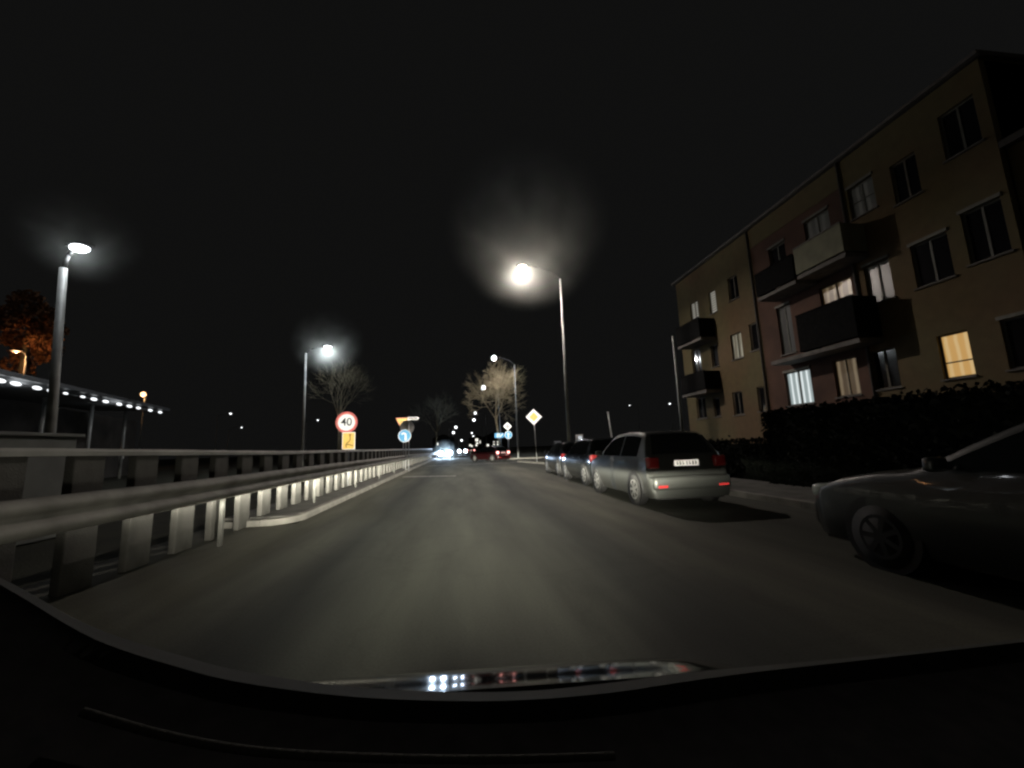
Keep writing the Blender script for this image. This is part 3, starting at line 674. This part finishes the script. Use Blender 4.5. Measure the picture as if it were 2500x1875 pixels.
# added spot standing in for retroreflection (light linked to those faces only)
l = bpy.data.lights.new('retro_fill', 'SPOT'); l.energy = 62; l.color = (1, .97, .92); l.spot_size = R(110); l.spot_blend = .3; l.shadow_soft_size = .1
l.use_nodes = True; nt = l.node_tree; em = next(n for n in nt.nodes if n.type == 'EMISSION'); lf = nt.nodes.new('ShaderNodeLightFalloff'); lf.inputs['Strength'].default_value = 1.0
nt.links.new(lf.outputs['Constant'], em.inputs['Strength'])
RL = bpy.data.objects.new('retro_fill', l); RL.location = (0, 1.9, .8); RL.rotation_euler = (R(91), 0, 0); col.objects.link(RL)
RL.light_linking.receiver_collection = retro

# ------------------------------------------------------------------ apartment building
BX = 15.0
bld = thing('apartment_building', 'ochre three-storey apartment block with balconies and a few lit windows', 'building', (0, 0, 0))
wing = thing('building_wing', 'lower wing joined to the apartment block at the right edge', 'building', (0, 0, 0))
def wall_with_holes(name, X, y0, y1, z0, z1, holes, m, parent, depth=.18):
    ys = sorted({y0, y1} | {v for h in holes for v in h[:2]}); zs = sorted({z0, z1} | {v for h in holes for v in h[2:4]})
    ys = [v for v in ys if y0 <= v <= y1]; zs = [v for v in zs if z0 <= v <= z1]
    m_ = MB()
    for a, b in zip(ys, ys[1:]):
        for c, d in zip(zs, zs[1:]):
            cy, cz = (a + b) / 2, (c + d) / 2
            if any(h[0] < cy < h[1] and h[2] < cz < h[3] for h in holes): continue
            m_.quad([(X, b, c), (X, a, c), (X, a, d), (X, b, d)])
    for h in holes:
        a, b, c, d = h[:4]
        for p, q in (((a, c), (b, c)), ((b, c), (b, d)), ((b, d), (a, d)), ((a, d), (a, c))):
            m_.quad([(X, *p), (X, *q), (X + depth, *q), (X + depth, *p)])
    bmesh.ops.remove_doubles(m_.bm, verts=m_.bm.verts, dist=.0005)
    return m_.build(name, m, parent)
def window(h, pane, parent, X=BX, fm='frame_w', mull=1, lint=False, sill=True, trans=None):
    a, b, c, d = h; x = X + .09; t = .055
    m_ = MB()
    for p, q in (((a, c), (b, c + t)), ((a, d - t), (b, d)), ((a, c + t), (a + t, d - t)), ((b - t, c + t), (b, d - t))): m_.b2((x, *p), (x + .06, *q))
    for k in range(mull):
        yy = a + (b - a) * (k + 1) / (mull + 1); m_.b2((x - .003, yy - .03, c + t), (x + .055, yy + .03, d - t))
    if trans: m_.b2((x + .002, a + t, c + (d - c) * trans - .02), (x + .05, b - t, c + (d - c) * trans + .02))
    w = m_.build('window', M[fm], parent)
    m_ = MB(); m_.b2((x + .03, a + t, c + t), (x + .045, b - t, d - t)); m_.build('pane', M[pane], w)
    if sill:
        m_ = MB(); m_.b2((X - .07, a - .06, c - .05), (X + .08, b + .06, c - .001)); m_.build('sill', M['slab'], w)
    if lint:
        m_ = MB(); m_.b2((X - .05, a - .04, d + .001), (X + .08, b + .04, d + .10)); m_.build('lintel', M['lintel'], w)
z1, z2, z3 = (2.85, 4.25), (5.95, 7.40), (9.0, 10.45)
Wn = [  # y0,y1,z0,z1,pane,frame,mull,lint,trans
    (9.95, 10.75, 2.88, 4.27, 'pane_yellow', 'frame_d', 0, False, .36), (12.0, 12.9, *z1, 'pane_dark', 'frame_d', 1, False, None),
    (11.7, 12.6, *z2, 'pane_dull', 'frame_d', 1, True, None), (9.95, 11.0, *z2, 'pane_dark', 'frame_w', 1, True, None), (8.62, 9.55, 6.1, 7.7, 'pane_dark', 'frame_w', 1, True, None),
    (11.75, 12.7, 9.35, 10.6, 'pane_dull', 'frame_w', 1, True, .5), (10.35, 11.15, *z3, 'pane_dark', 'frame_d', 1, False, None), (8.7, 9.6, 9.5, 11.0, 'pane_dark', 'frame_w', 1, False, None),
    (8.6, 9.2, 2.9, 4.3, 'pane_dark', 'frame_w', 0, True, None),
    (21.85, 22.45, 2.6, 3.7, 'pane_dark', 'frame_d', 0, False, None), (19.9, 20.7, 2.55, 3.8, 'pane_dark', 'frame_d', 1, False, None), (18.3, 18.8, 2.6, 3.8, 'pane_dark', 'frame_d', 0, False, None),
    (21.5, 22.15, 5.5, 6.8, 'pane_dark', 'frame_d', 0, False, None), (19.45, 20.3, 5.55, 6.95, 'pane_cream', 'frame_w', 1, False, None), (18.25, 18.8, 5.7, 7.1, 'pane_dark', 'frame_d', 0, False, None),
    (21.15, 21.8, 8.65, 10.0, 'pane_stripes', 'frame_w', 0, False, None), (22.95, 23.8, 8.75, 10.0, 'pane_stripes', 'frame_d', 1, False, None),
    (23.2, 24.2, 5.4, 7.0, 'pane_dark', 'frame_d', 1, False, None), (23.2, 24.2, 2.6, 3.9, 'pane_dark', 'frame_d', 1, False, None), (19.2, 20.0, 8.8, 10.1, 'pane_dark', 'frame_d', 1, False, None)]
Bw = [(15.55, 16.95, 2.68, 4.2, 'pane_white', 'frame_w', 1, True, None), (13.45, 14.45, 2.78, 4.25, 'pane_warmdim', 'frame_d', 1, False, None),
      (16.1, 16.9, 5.05, 7.3, 'pane_dull', 'frame_w', 1, True, None), (13.15, 14.55, 5.9, 7.35, 'pane_warmdim', 'frame_d', 1, False, None),
      (15.9, 16.9, 8.4, 10.25, 'pane_dark', 'frame_w', 1, True, None), (13.6, 14.8, 8.5, 10.45, 'pane_dull', 'frame_w', 1, True, None)]
wall_with_holes('wall', BX, 8.43, 13.0, .9, 11.9, [w[:4] for w in Wn if w[0] < 13], M['facade'], bld)
wall_with_holes('wall', BX, 18.0, 25.2, .9, 11.9, [w[:4] for w in Wn if w[0] > 18], M['facade'], bld)
wall_with_holes('bay_wall', BX + .02, 13.0, 18.0, .9, 10.9, [w[:4] for w in Bw], M['bay'], bld)
m_ = MB(); m_.b2((BX - .0, 13.0, 10.901), (BX + .3, 18.0, 11.9)); m_.build('wall_top', M['facade'], bld)
m_ = MB(); m_.b2((BX + .2, 8.43, 0), (BX + 11, 25.2, 11.85)); m_.build('core', M['dark_wall'], bld)
m_ = MB(); m_.quad([(BX, 25.2, .9), (BX + 11, 25.2, .9), (BX + 11, 25.2, 11.9), (BX, 25.2, 11.9)]); m_.build('end_wall', M['facade'], bld); m_ = MB(); m_.quad([(BX, 8.43, .9), (BX + 11, 8.43, .9), (BX + 11, 8.43, 11.9), (BX, 8.43, 11.9)]); m_.build('side_wall', M['facade'], bld)
m_ = MB(); m_.b2((BX - .04, 8.4, 0), (BX + .2, 25.23, .9)); m_.build('plinth', M['plinth'], bld)
m_ = MB(); m_.b2((BX - .12, 8.3, 11.901), (BX + 11.3, 25.4, 12.05), .02); rf = m_.build('roof', M['roof_m'], bld)
m_ = MB(); m_.b2((BX - .22, 8.3, 11.92), (BX - .122, 25.4, 12.03)); m_.build('gutter', M['slab'], rf)
for y in (10.5, 20.):
    m_ = MB(); m_.b2((BX + 4, y, 12.12), (BX + 5, y + .7, 13.0)); m_.build('chimney', M['plinth'], rf)
for w in Wn: window(w[:4], w[4], bld, BX, w[5], w[6], w[7], True, w[8])
for w in Bw: window(w[:4], w[4], bld, BX + .02, w[5], w[6], w[7], True, w[8])
m_ = MB(); m_.cyl((BX - .06, 18.1, .3), (BX - .06, 18.1, 11.9), .05, .05, 8); m_.build('downpipe', M['roof_m'], bld, True)
m_ = MB(); m_.cyl((BX - .06, 12.9, .3), (BX - .06, 12.9, 11.9), .05, .05, 8); m_.build('downpipe', M['roof_m'], bld, True)
def balcony(y0, y1, z, h, pm, X=14.0, slab_only=False, y_par=None):
    m_ = MB(); m_.b2((X, y0, z - .16), (BX - .001, y1, z)); s_ = m_.build('balcony', M['slab'], bld)
    a, b = y_par or (y0, y1)
    m_ = MB(); m_.b2((X - .02, a, z + .06), (X + .03, b, z + h), .01); m_.b2((X + .031, a, z + .06), (BX - .02, a + .05, z + h)); m_.b2((X + .031, b - .05, z + .06), (BX - .02, b, z + h)); m_.build('parapet', M[pm], s_)
    m_ = MB(); m_.b2((X - .04, a, z + h + .005), (X + .05, b, z + h + .05)); m_.build('balcony_rail', M['parapet_dark'] if pm == 'parapet_dark' else M['slab'], s_)
balcony(14.55, 16.75, 7.75, 1.1, 'parapet_dark'); balcony(12.3, 14.45, 7.85, 1.15, 'parapet_light')
balcony(12.3, 16.45, 4.65, 1.55, 'parapet_dark', y_par=(12.3, 14.8))
balcony(21.5, 24.0, 7.2, 1.15, 'parapet_dark'); balcony(21.5, 24.0, 4.1, 1.1, 'parapet_dark')
# frame above the long balcony edge
wh = [(6.2, 7.3, 2.9, 4.3), (6.2, 7.3, 6.2, 7.7), (4.2, 5.2, 2.9, 4.3), (4.2, 5.2, 6.2, 7.7)]
wall_with_holes('wall', BX + .25, 2.5, 8.42, .3, 9.0, wh, M['facade'], wing)
m_ = MB(); m_.b2((BX + .45, 2.5, 0), (BX + 9, 8.42, 8.95)); m_.build('core', M['dark_wall'], wing)
m_ = MB(); m_.b2((BX, 2.3, 9.0), (BX + 9.2, 8.42, 9.2)); m_.build('roof', M['roof_m'], wing)
for h in wh: window(h, 'pane_dark', wing, BX + .25, 'frame_w', 1, True)

# ------------------------------------------------------------------ hedges
def hedge(name, label, x0, x1, y0, y1, h, n, seed):
    rnd = random.Random(seed); m_ = MB()
    m_.b2((x0 + .15, y0 + .1, 0), (x1 - .15, y1 - .1, h - .12))
    for i in range(n):
        s = rnd.choice((0, 0, 1, 2))
        if s == 0: p = Vector((x0 + rnd.gauss(.08, .05), rnd.uniform(y0, y1), rnd.uniform(0, h)))
        elif s == 1: p = Vector((rnd.uniform(x0, x1), rnd.uniform(y0, y1), h + rnd.gauss(-.05, .05)))
        else: p = Vector((rnd.uniform(x0, x1), y1 + rnd.gauss(-.05, .05), rnd.uniform(0, h)))
        a = Vector((rnd.gauss(0, 1), rnd.gauss(0, 1), rnd.gauss(0, 1))).normalized() * rnd.uniform(.03, .07); b = a.cross(Vector((rnd.random(), rnd.random(), rnd.random()))).normalized() * .035
        m_.quad([p - a, p + b, p + a, p - b])
    o = m_.build(name, M['hedge_m'], None, recalc=False); tag(o, label, 'hedge'); return o
hedge('tall_hedge', 'tall dark clipped hedge between the pavement and the building, at the right edge', 8.0, 9.2, -1, 10.0, 1.98, 9000, 1)
hedge('low_hedge', 'low dark hedge continuing past the parked silver car', 8.4, 9.3, 10.3, 24.5, 1.25, 6000, 2)

# ------------------------------------------------------------------ bare trees
def tree(label, base, height, spread, seed, m, depth=5, trunk_r=.18, lean=(0, 0), first=.35, group='bare trees along the road', rmin=.008):
    rnd = random.Random(seed); root = thing('bare_tree', label, 'tree', base, 0, 'bare trees along the road')
    tr, br = MB(), MB()
    def limb(mb, p, d, L, r, k):
        r = max(r, rmin); segs = 3; q = p; dd = d.copy()
        for i in range(segs):
            dd = (dd + Vector((rnd.gauss(0, .16), rnd.gauss(0, .16), rnd.gauss(.05, .10)))).normalized()
            q2 = q + dd * L / segs; r2 = r * (1 - .22)
            mb.tube(q, q2, r, r2, 5 if k < 3 else 3)
            if k < depth and i > 0:
                for _ in range(2 if k > 1 else 2):
                    ax = Vector((rnd.gauss(0, 1), rnd.gauss(0, 1), rnd.gauss(0, .6))); ax = (ax - ax.dot(dd) * dd).normalized()
                    nd = (dd * rnd.uniform(.55, 1) + ax * rnd.uniform(.5, .95) * spread).normalized()
                    limb(br, q2, nd, L * rnd.uniform(.55, .78), r2 * rnd.uniform(.45, .62), k + 1)
            q, r = q2, r2
        if k < depth: limb(br, q, dd, L * .7, r * .8, k + 1)
    th = height * first; d = Vector((lean[0], lean[1], 1)).normalized()
    tr.cyl((0, 0, 0), d * th, trunk_r, trunk_r * .75, 10)
    for i in range(4):
        a = R(90 * i + rnd.uniform(-25, 25)); limb(br, d * th * rnd.uniform(.88, 1), Vector((math.cos(a) * .55 * spread, math.sin(a) * .55 * spread, .9)), height * .27, trunk_r * .5, 1)
    limb(br, d * th, d, height * .27, trunk_r * .65, 1)
    tr.build('trunk', m, root, True); br.build('branches', m, root, True, recalc=False)
    return root
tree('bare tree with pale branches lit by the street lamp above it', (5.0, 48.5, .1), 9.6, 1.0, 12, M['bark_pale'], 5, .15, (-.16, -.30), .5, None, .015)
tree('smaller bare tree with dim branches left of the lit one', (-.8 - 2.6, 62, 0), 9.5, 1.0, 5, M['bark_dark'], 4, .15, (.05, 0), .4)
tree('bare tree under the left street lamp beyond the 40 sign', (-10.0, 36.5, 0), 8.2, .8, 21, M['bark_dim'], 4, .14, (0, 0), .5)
# leafy tree lit orange at the left edge
def leafy(label, base, zc, r, n, seed, m):
    rnd = random.Random(seed); root = thing('leafy_tree', label, 'tree', base)
    t_ = MB(); t_.cyl((0, 0, 0), (0, 0, zc), .28, .12, 10); t_.build('trunk', M['bark_dark'], root, True)
    c_ = MB(); cl = [(Vector((rnd.gauss(0, .5), rnd.gauss(0, .5), rnd.gauss(0, .5))) * r, rnd.uniform(.25, .45) * r) for _ in range(16)]
    for i in range(n):
        c0, rr_ = rnd.choice(cl); v = Vector((rnd.gauss(0, 1), rnd.gauss(0, 1), rnd.gauss(0, 1))).normalized() * rr_ * rnd.uniform(.7, 1.05)
        p = Vector((0, 0, zc)) + c0 + v
        a = Vector((rnd.gauss(0, 1), rnd.gauss(0, 1), rnd.gauss(0, 1))).normalized() * rnd.uniform(.09, .17); b = a.cross(Vector((rnd.random(), rnd.random(), rnd.random()))).normalized() * .09
        c_.quad([p - a, p + b, p + a, p - b])
    c_.build('crown', m, root, recalc=False); return root
M['rust_leaf'] = mat('rust_leaf', (.22, .10, .04), .8, var=.4, scale=2)
leafy('rusty orange leafy tree lit from below at the left edge', (-29.0, 31, 0), 10.2, 2.2, 7000, 3, M['rust_leaf'])
street_lamp('hooded orange lamp under the rusty tree at the left edge', (-26.6, 28.6), (-26.6, 28.6, 7.9), (-27.2, 28.6, 8.2), .08, .05, 'lens_orange', .05, 260, (1, .48, .2), 1, 1, hr=.05)

# ------------------------------------------------------------------ lit canopy and buildings at the left
P0, P1 = Vector((-16.2, 17)), Vector((-20.9, 32))
def on_canopy(px, py):
    a = ray(px, py); d = P1 - P0; s = (P0.x * a.y - P0.y * a.x) / (d.y * a.x - d.x * a.y); return P0 + d * s, s
A, sA = on_canopy(-330, 900); 
dirv = Vector((P1.x - P0.x, P1.y - P0.y, 0)).normalized(); nrm = Vector((-dirv.y, dirv.x, 0))
root = thing('station_canopy', 'long flat canopy with a row of white lamps along its front edge', 'canopy', (0, 0, 0))
def cz(s): return 4.27 + .30 * s
s0, s1 = -.55, 1.05
def cp(s, o, z): p = P0 + (P1 - P0) * s; return Vector((p.x, p.y, z)) + nrm * o
m_ = MB(); q = [cp(s0, -.25, cz(s0)), cp(s1, -.25, cz(s1)), cp(s1, 4.2, cz(s1)), cp(s0, 4.2, cz(s0))]
v0 = [m_.bm.verts.new(p + Vector((0, 0, .12))) for p in q]; v1 = [m_.bm.verts.new(p + Vector((0, 0, .30))) for p in q]
m_.bm.faces.new(v0[::-1]); m_.bm.faces.new(v1)
for i in range(4): m_.bm.faces.new((v0[i], v0[(i + 1) % 4], v1[(i + 1) % 4], v1[i]))
m_.build('roof', M['canopy_m'], root)
for i in range(6):
    s = s0 + .1 + i * .3; m_ = MB(); p = cp(s, 2.2, 0); m_.cyl(p, (p.x, p.y, cz(s) + .12), .09, .09, 10); m_.build('column', M['pole'], root, True)
m_ = MB(); m_.cyl(cp(s0, .25, cz(s0) + .02), cp(s1, .25, cz(s1) + .02), .03, .03, 8); m_.build('lamp_track', M['canopy_m'], root)
lp = [(0, 934), (38, 941), (90, 951), (125, 958), (160, 963), (202, 971), (229, 977), (258, 981), (291, 987), (316, 992), (338, 996), (367, 1002), (391, 1006), (-60, 922), (-130, 910)]
first = None
for i, (px, py) in enumerate(lp):
    p2, s = on_canopy(px, py); z = cz(s)
    sz = 1.0 if i not in (4, 5) else .65
    if first is None:
        m_ = MB(); m_.sph((0, 0, -.02), 1, (.085, .30, .075), 14); o = first = m_.build('lamp', M['tube'], root, True)
    else:
        o = first.copy(); col.objects.link(o); o.parent = root
    o.location = (p2.x, p2.y, z - .02); o.rotation_euler = (0, 0, math.atan2(-dirv.x, dirv.y)); o.scale = (sz, sz * random.uniform(.85, 1.1), sz)
lamp('canopy_glow', cp(.15, .9, 3.9), 12, (.9, .95, 1), .3, None, root); lamp('canopy_glow', cp(.7, .9, 4.0), 9, (.9, .95, 1), .3, None, root)
root = thing('station_building', 'dark low building with dim windows behind the lit canopy', 'building', (0, 0, 0))
m_ = MB(); q = [cp(s0 - .2, 4.3, 0), cp(1.6, 4.3, 0), cp(1.6, 14, 0), cp(s0 - .2, 14, 0)]
v0 = [m_.bm.verts.new(p) for p in q]; v1 = [m_.bm.verts.new(p + Vector((0, 0, 4.6))) for p in q]
m_.bm.faces.new(v1)
for i in range(4): m_.bm.faces.new((v0[i], v0[(i + 1) % 4], v1[(i + 1) % 4], v1[i]))
m_.build('wall', M['dark_wall'], root)
for s, w_, z, h_ in ((-.28, .7, 1.9, .9), (-.12, .5, 1.8, 1.1), (.3, .6, 1.8, 1.1), (.62, .5, 1.7, .8), (.68, .5, 1.7, .8), (1.15, .8, 1.5, .5), (1.45, .8, 1.4, .5)):
    a, b = cp(s, 4.26, z), cp(s, 4.26, z); d = dirv * w_ / 2; m_ = MB()
    m_.bm.faces.new([m_.bm.verts.new(p) for p in (a - d, a + d, a + d + Vector((0, 0, h_)), a - d + Vector((0, 0, h_)))]); r_ = bmesh.ops.extrude_face_region(m_.bm, geom=m_.bm.faces[:]); bmesh.ops.translate(m_.bm, verts=[v for v in r_['geom'] if isinstance(v, bmesh.types.BMVert)], vec=nrm * .03)
    m_.build('window', M['dim_window'], root)
wt = MB(); wt.b2((-7.35, -2, 0), (-7.0, 8.62, 1.74), .02); w_ = wt.build('retaining_wall', M['wall_grey']); tag(w_, 'grey concrete wall end behind the balustrade at the left edge', 'wall'); w_['kind'] = 'thing'
cap = MB(); cap.b2((-7.42, -2.05, 1.742), (-6.93, 8.69, 1.80), .01); cap.build('coping', M['wall_grey'], w_)

# ------------------------------------------------------------------ far buildings and lights at the end of the road
def far_house(label, c, w, h, wins, m=M['dark_wall']):
    root = thing('far_building', label, 'building', (c[0], c[1], 0))
    m_ = MB(); m_.b2((-w / 2, 0, 0), (w / 2, 12, h)); m_.build('wall', m, root)
    m_ = MB(); m_.prism([(-w / 2 - .5, h), (w / 2 + .5, h), (0, h + w * .22)], -.4, 12.4); m_.build('roof', M['roof_m'], root)
    for x, z, a, b in wins:
        m_ = MB(); m_.box((x - c[0], -.03, z), (a, .06, b), .02); m_.build('window', M['far_window'], root)
    return root
def fw(px, py, Y, a, b): p = atY(px, py, Y); return (p.x, max(.5, p.z), a, b)
far_house('far dark house with two columns of small lit windows beyond the red car', (22, 250), 16, 7, [fw(1206, 1079, 250, .7, .6), fw(1206, 1085, 250, .9, .7), fw(1206, 1091, 250, .7, .7), fw(1215, 1079, 250, .7, .7), fw(1215, 1085, 250, .8, .9), fw(1216, 1093, 250, 1, .9), fw(1223, 1087, 250, .7, 1.6), fw(1191, 1087, 250, 1.3, 1.2)])
far_house('far dark shop with a cluster of bright lights at the end of the road', (10.5, 240), 9, 6.5, [fw(1164, 1074, 240, 1.6, 1.6), fw(1165, 1082, 240, 1.2, .9), fw(1163, 1087, 240, 1, 1), fw(1172, 1079, 240, .5, 1.6), fw(1148, 1087, 240, 1.1, 1), fw(1152, 1089, 240, .9, .9), fw(1149, 1094, 240, .9, .9)])
far_house('far dark house left of the oncoming headlights with one small light', (-6.5, 180), 9, 5.5, [fw(1068, 1084, 180, .7, 1.1)])

# added scattering volumes that make the halos round the lamps, thinning outwards
mm_ = bpy.data.materials.new('glow_mist'); mm_.use_nodes = True; nt = mm_.node_tree; nt.nodes.remove(nt.nodes['Principled BSDF'])
pv = nt.nodes.new('ShaderNodeVolumePrincipled'); pv.inputs['Color'].default_value = (.82, .88, .82, 1)
tc = nt.nodes.new('ShaderNodeTexCoord'); ln = nt.nodes.new('ShaderNodeVectorMath'); ln.operation = 'LENGTH'; nt.links.new(tc.outputs['Object'], ln.inputs[0])
mr = nt.nodes.new('ShaderNodeMapRange'); mr.interpolation_type = 'SMOOTHSTEP'; nt.links.new(ln.outputs['Value'], mr.inputs['Value']); mr.inputs['From Min'].default_value = 0; mr.inputs['From Max'].default_value = 1; mr.inputs['To Min'].default_value = 1; mr.inputs['To Max'].default_value = 0
nz = nt.nodes.new('ShaderNodeTexNoise'); nz.inputs['Scale'].default_value = 3.0; nz.inputs['Detail'].default_value = 1; nt.links.new(tc.outputs['Object'], nz.inputs['Vector'])
n2 = nt.nodes.new('ShaderNodeMapRange'); nt.links.new(nz.outputs['Fac'], n2.inputs['Value']); n2.inputs['From Min'].default_value = .35; n2.inputs['From Max'].default_value = .65; n2.inputs['To Min'].default_value = .55; n2.inputs['To Max'].default_value = 1.2
ml = nt.nodes.new('ShaderNodeMath'); ml.operation = 'MULTIPLY'; nt.links.new(mr.outputs[0], ml.inputs[0]); nt.links.new(n2.outputs[0], ml.inputs[1])
m3 = nt.nodes.new('ShaderNodeMath'); m3.operation = 'MULTIPLY'; nt.links.new(ml.outputs[0], m3.inputs[0]); m3.inputs[1].default_value = .135
nt.links.new(m3.outputs[0], pv.inputs['Density']); nt.links.new(pv.outputs[0], next(n for n in nt.nodes if n.type == 'OUTPUT_MATERIAL').inputs['Volume'])
def glow_mist(label, c, r, up=1.0):
    m_ = MB(); bmesh.ops.create_icosphere(m_.bm, subdivisions=3, radius=1.0); o = m_.build('glow_mist', mm_, None, True); o.location = c; o.scale = (r, r, r * up); tag(o, label, 'glow_mist', kind='stuff')
glow_mist('added volume making the halo round the brightest street lamp', atY(1287, 555, 22.8), 5.2)
glow_mist('added volume making the halo round the left lamp on the thick pole', atY(200, 575, 14), 1.7)
glow_mist('added volume making the halo round the lamp above the 40 sign', atY(800, 835, 34), 3.0)
glow_mist('added volume making the halo in front of the nearest oncoming headlights', Vector((-1.8, 55.3, .9)), 1.8)
# ------------------------------------------------------------------ world
w = bpy.data.worlds.new('World'); scene.world = w; w.use_nodes = True; nt = w.node_tree
bg = nt.nodes['Background']; tc = nt.nodes.new('ShaderNodeTexCoord'); sp = nt.nodes.new('ShaderNodeSeparateXYZ'); nt.links.new(tc.outputs['Generated'], sp.inputs[0])
rp = nt.nodes.new('ShaderNodeValToRGB'); mr = nt.nodes.new('ShaderNodeMapRange'); mr.inputs['From Min'].default_value = -1; mr.inputs['From Max'].default_value = 1
nt.links.new(sp.outputs['Y'], mr.inputs['Value']); nt.links.new(mr.outputs[0], rp.inputs['Fac'])
e = rp.color_ramp.elements; e[0].position = .1; e[0].color = (.014, .0125, .010, 1); e[1].position = .5; e[1].color = (.0050, .0050, .0049, 1)
nt.links.new(rp.outputs['Color'], bg.inputs['Color']); bg.inputs['Strength'].default_value = 1

# ------------------------------------------------------------------ camera
cam = bpy.data.cameras.new('camera'); cam.sensor_width = 36; cam.sensor_fit = 'HORIZONTAL'; cam.lens = 36 * FPX / 2500; cam.clip_start = .02; cam.clip_end = 2000
co = bpy.data.objects.new('camera', cam); col.objects.link(co); scene.camera = co
# rows: camera right / up / back expressed in world axes (RT,F,U are the world axes seen from the camera)
right = Vector((RT.x, F.x, U.x)); upv = Vector((RT.y, F.y, U.y)); fwd = Vector((RT.z, F.z, U.z))
mtx = Matrix(((right.x, upv.x, -fwd.x, 0), (right.y, upv.y, -fwd.y, 0), (right.z, upv.z, -fwd.z, H), (0, 0, 0, 1)))
co.matrix_world = mtx

scene.render.engine = 'CYCLES'
scene.view_settings.view_transform = 'Standard'; scene.view_settings.look = 'None'; scene.view_settings.exposure = 0; scene.view_settings.gamma = 1
cy = scene.cycles; cy.use_denoising = True; cy.max_bounces = 5; cy.diffuse_bounces = 2; cy.glossy_bounces = 3; cy.volume_bounces = 0
cy.sample_clamp_indirect = 2.0; cy.sample_clamp_direct = 0; cy.volume_step_rate = 1.0; cy.volume_max_steps = 128; cy.use_light_tree = False; cy.filter_width = 2.4; cy.caustics_reflective = False; cy.caustics_refractive = False
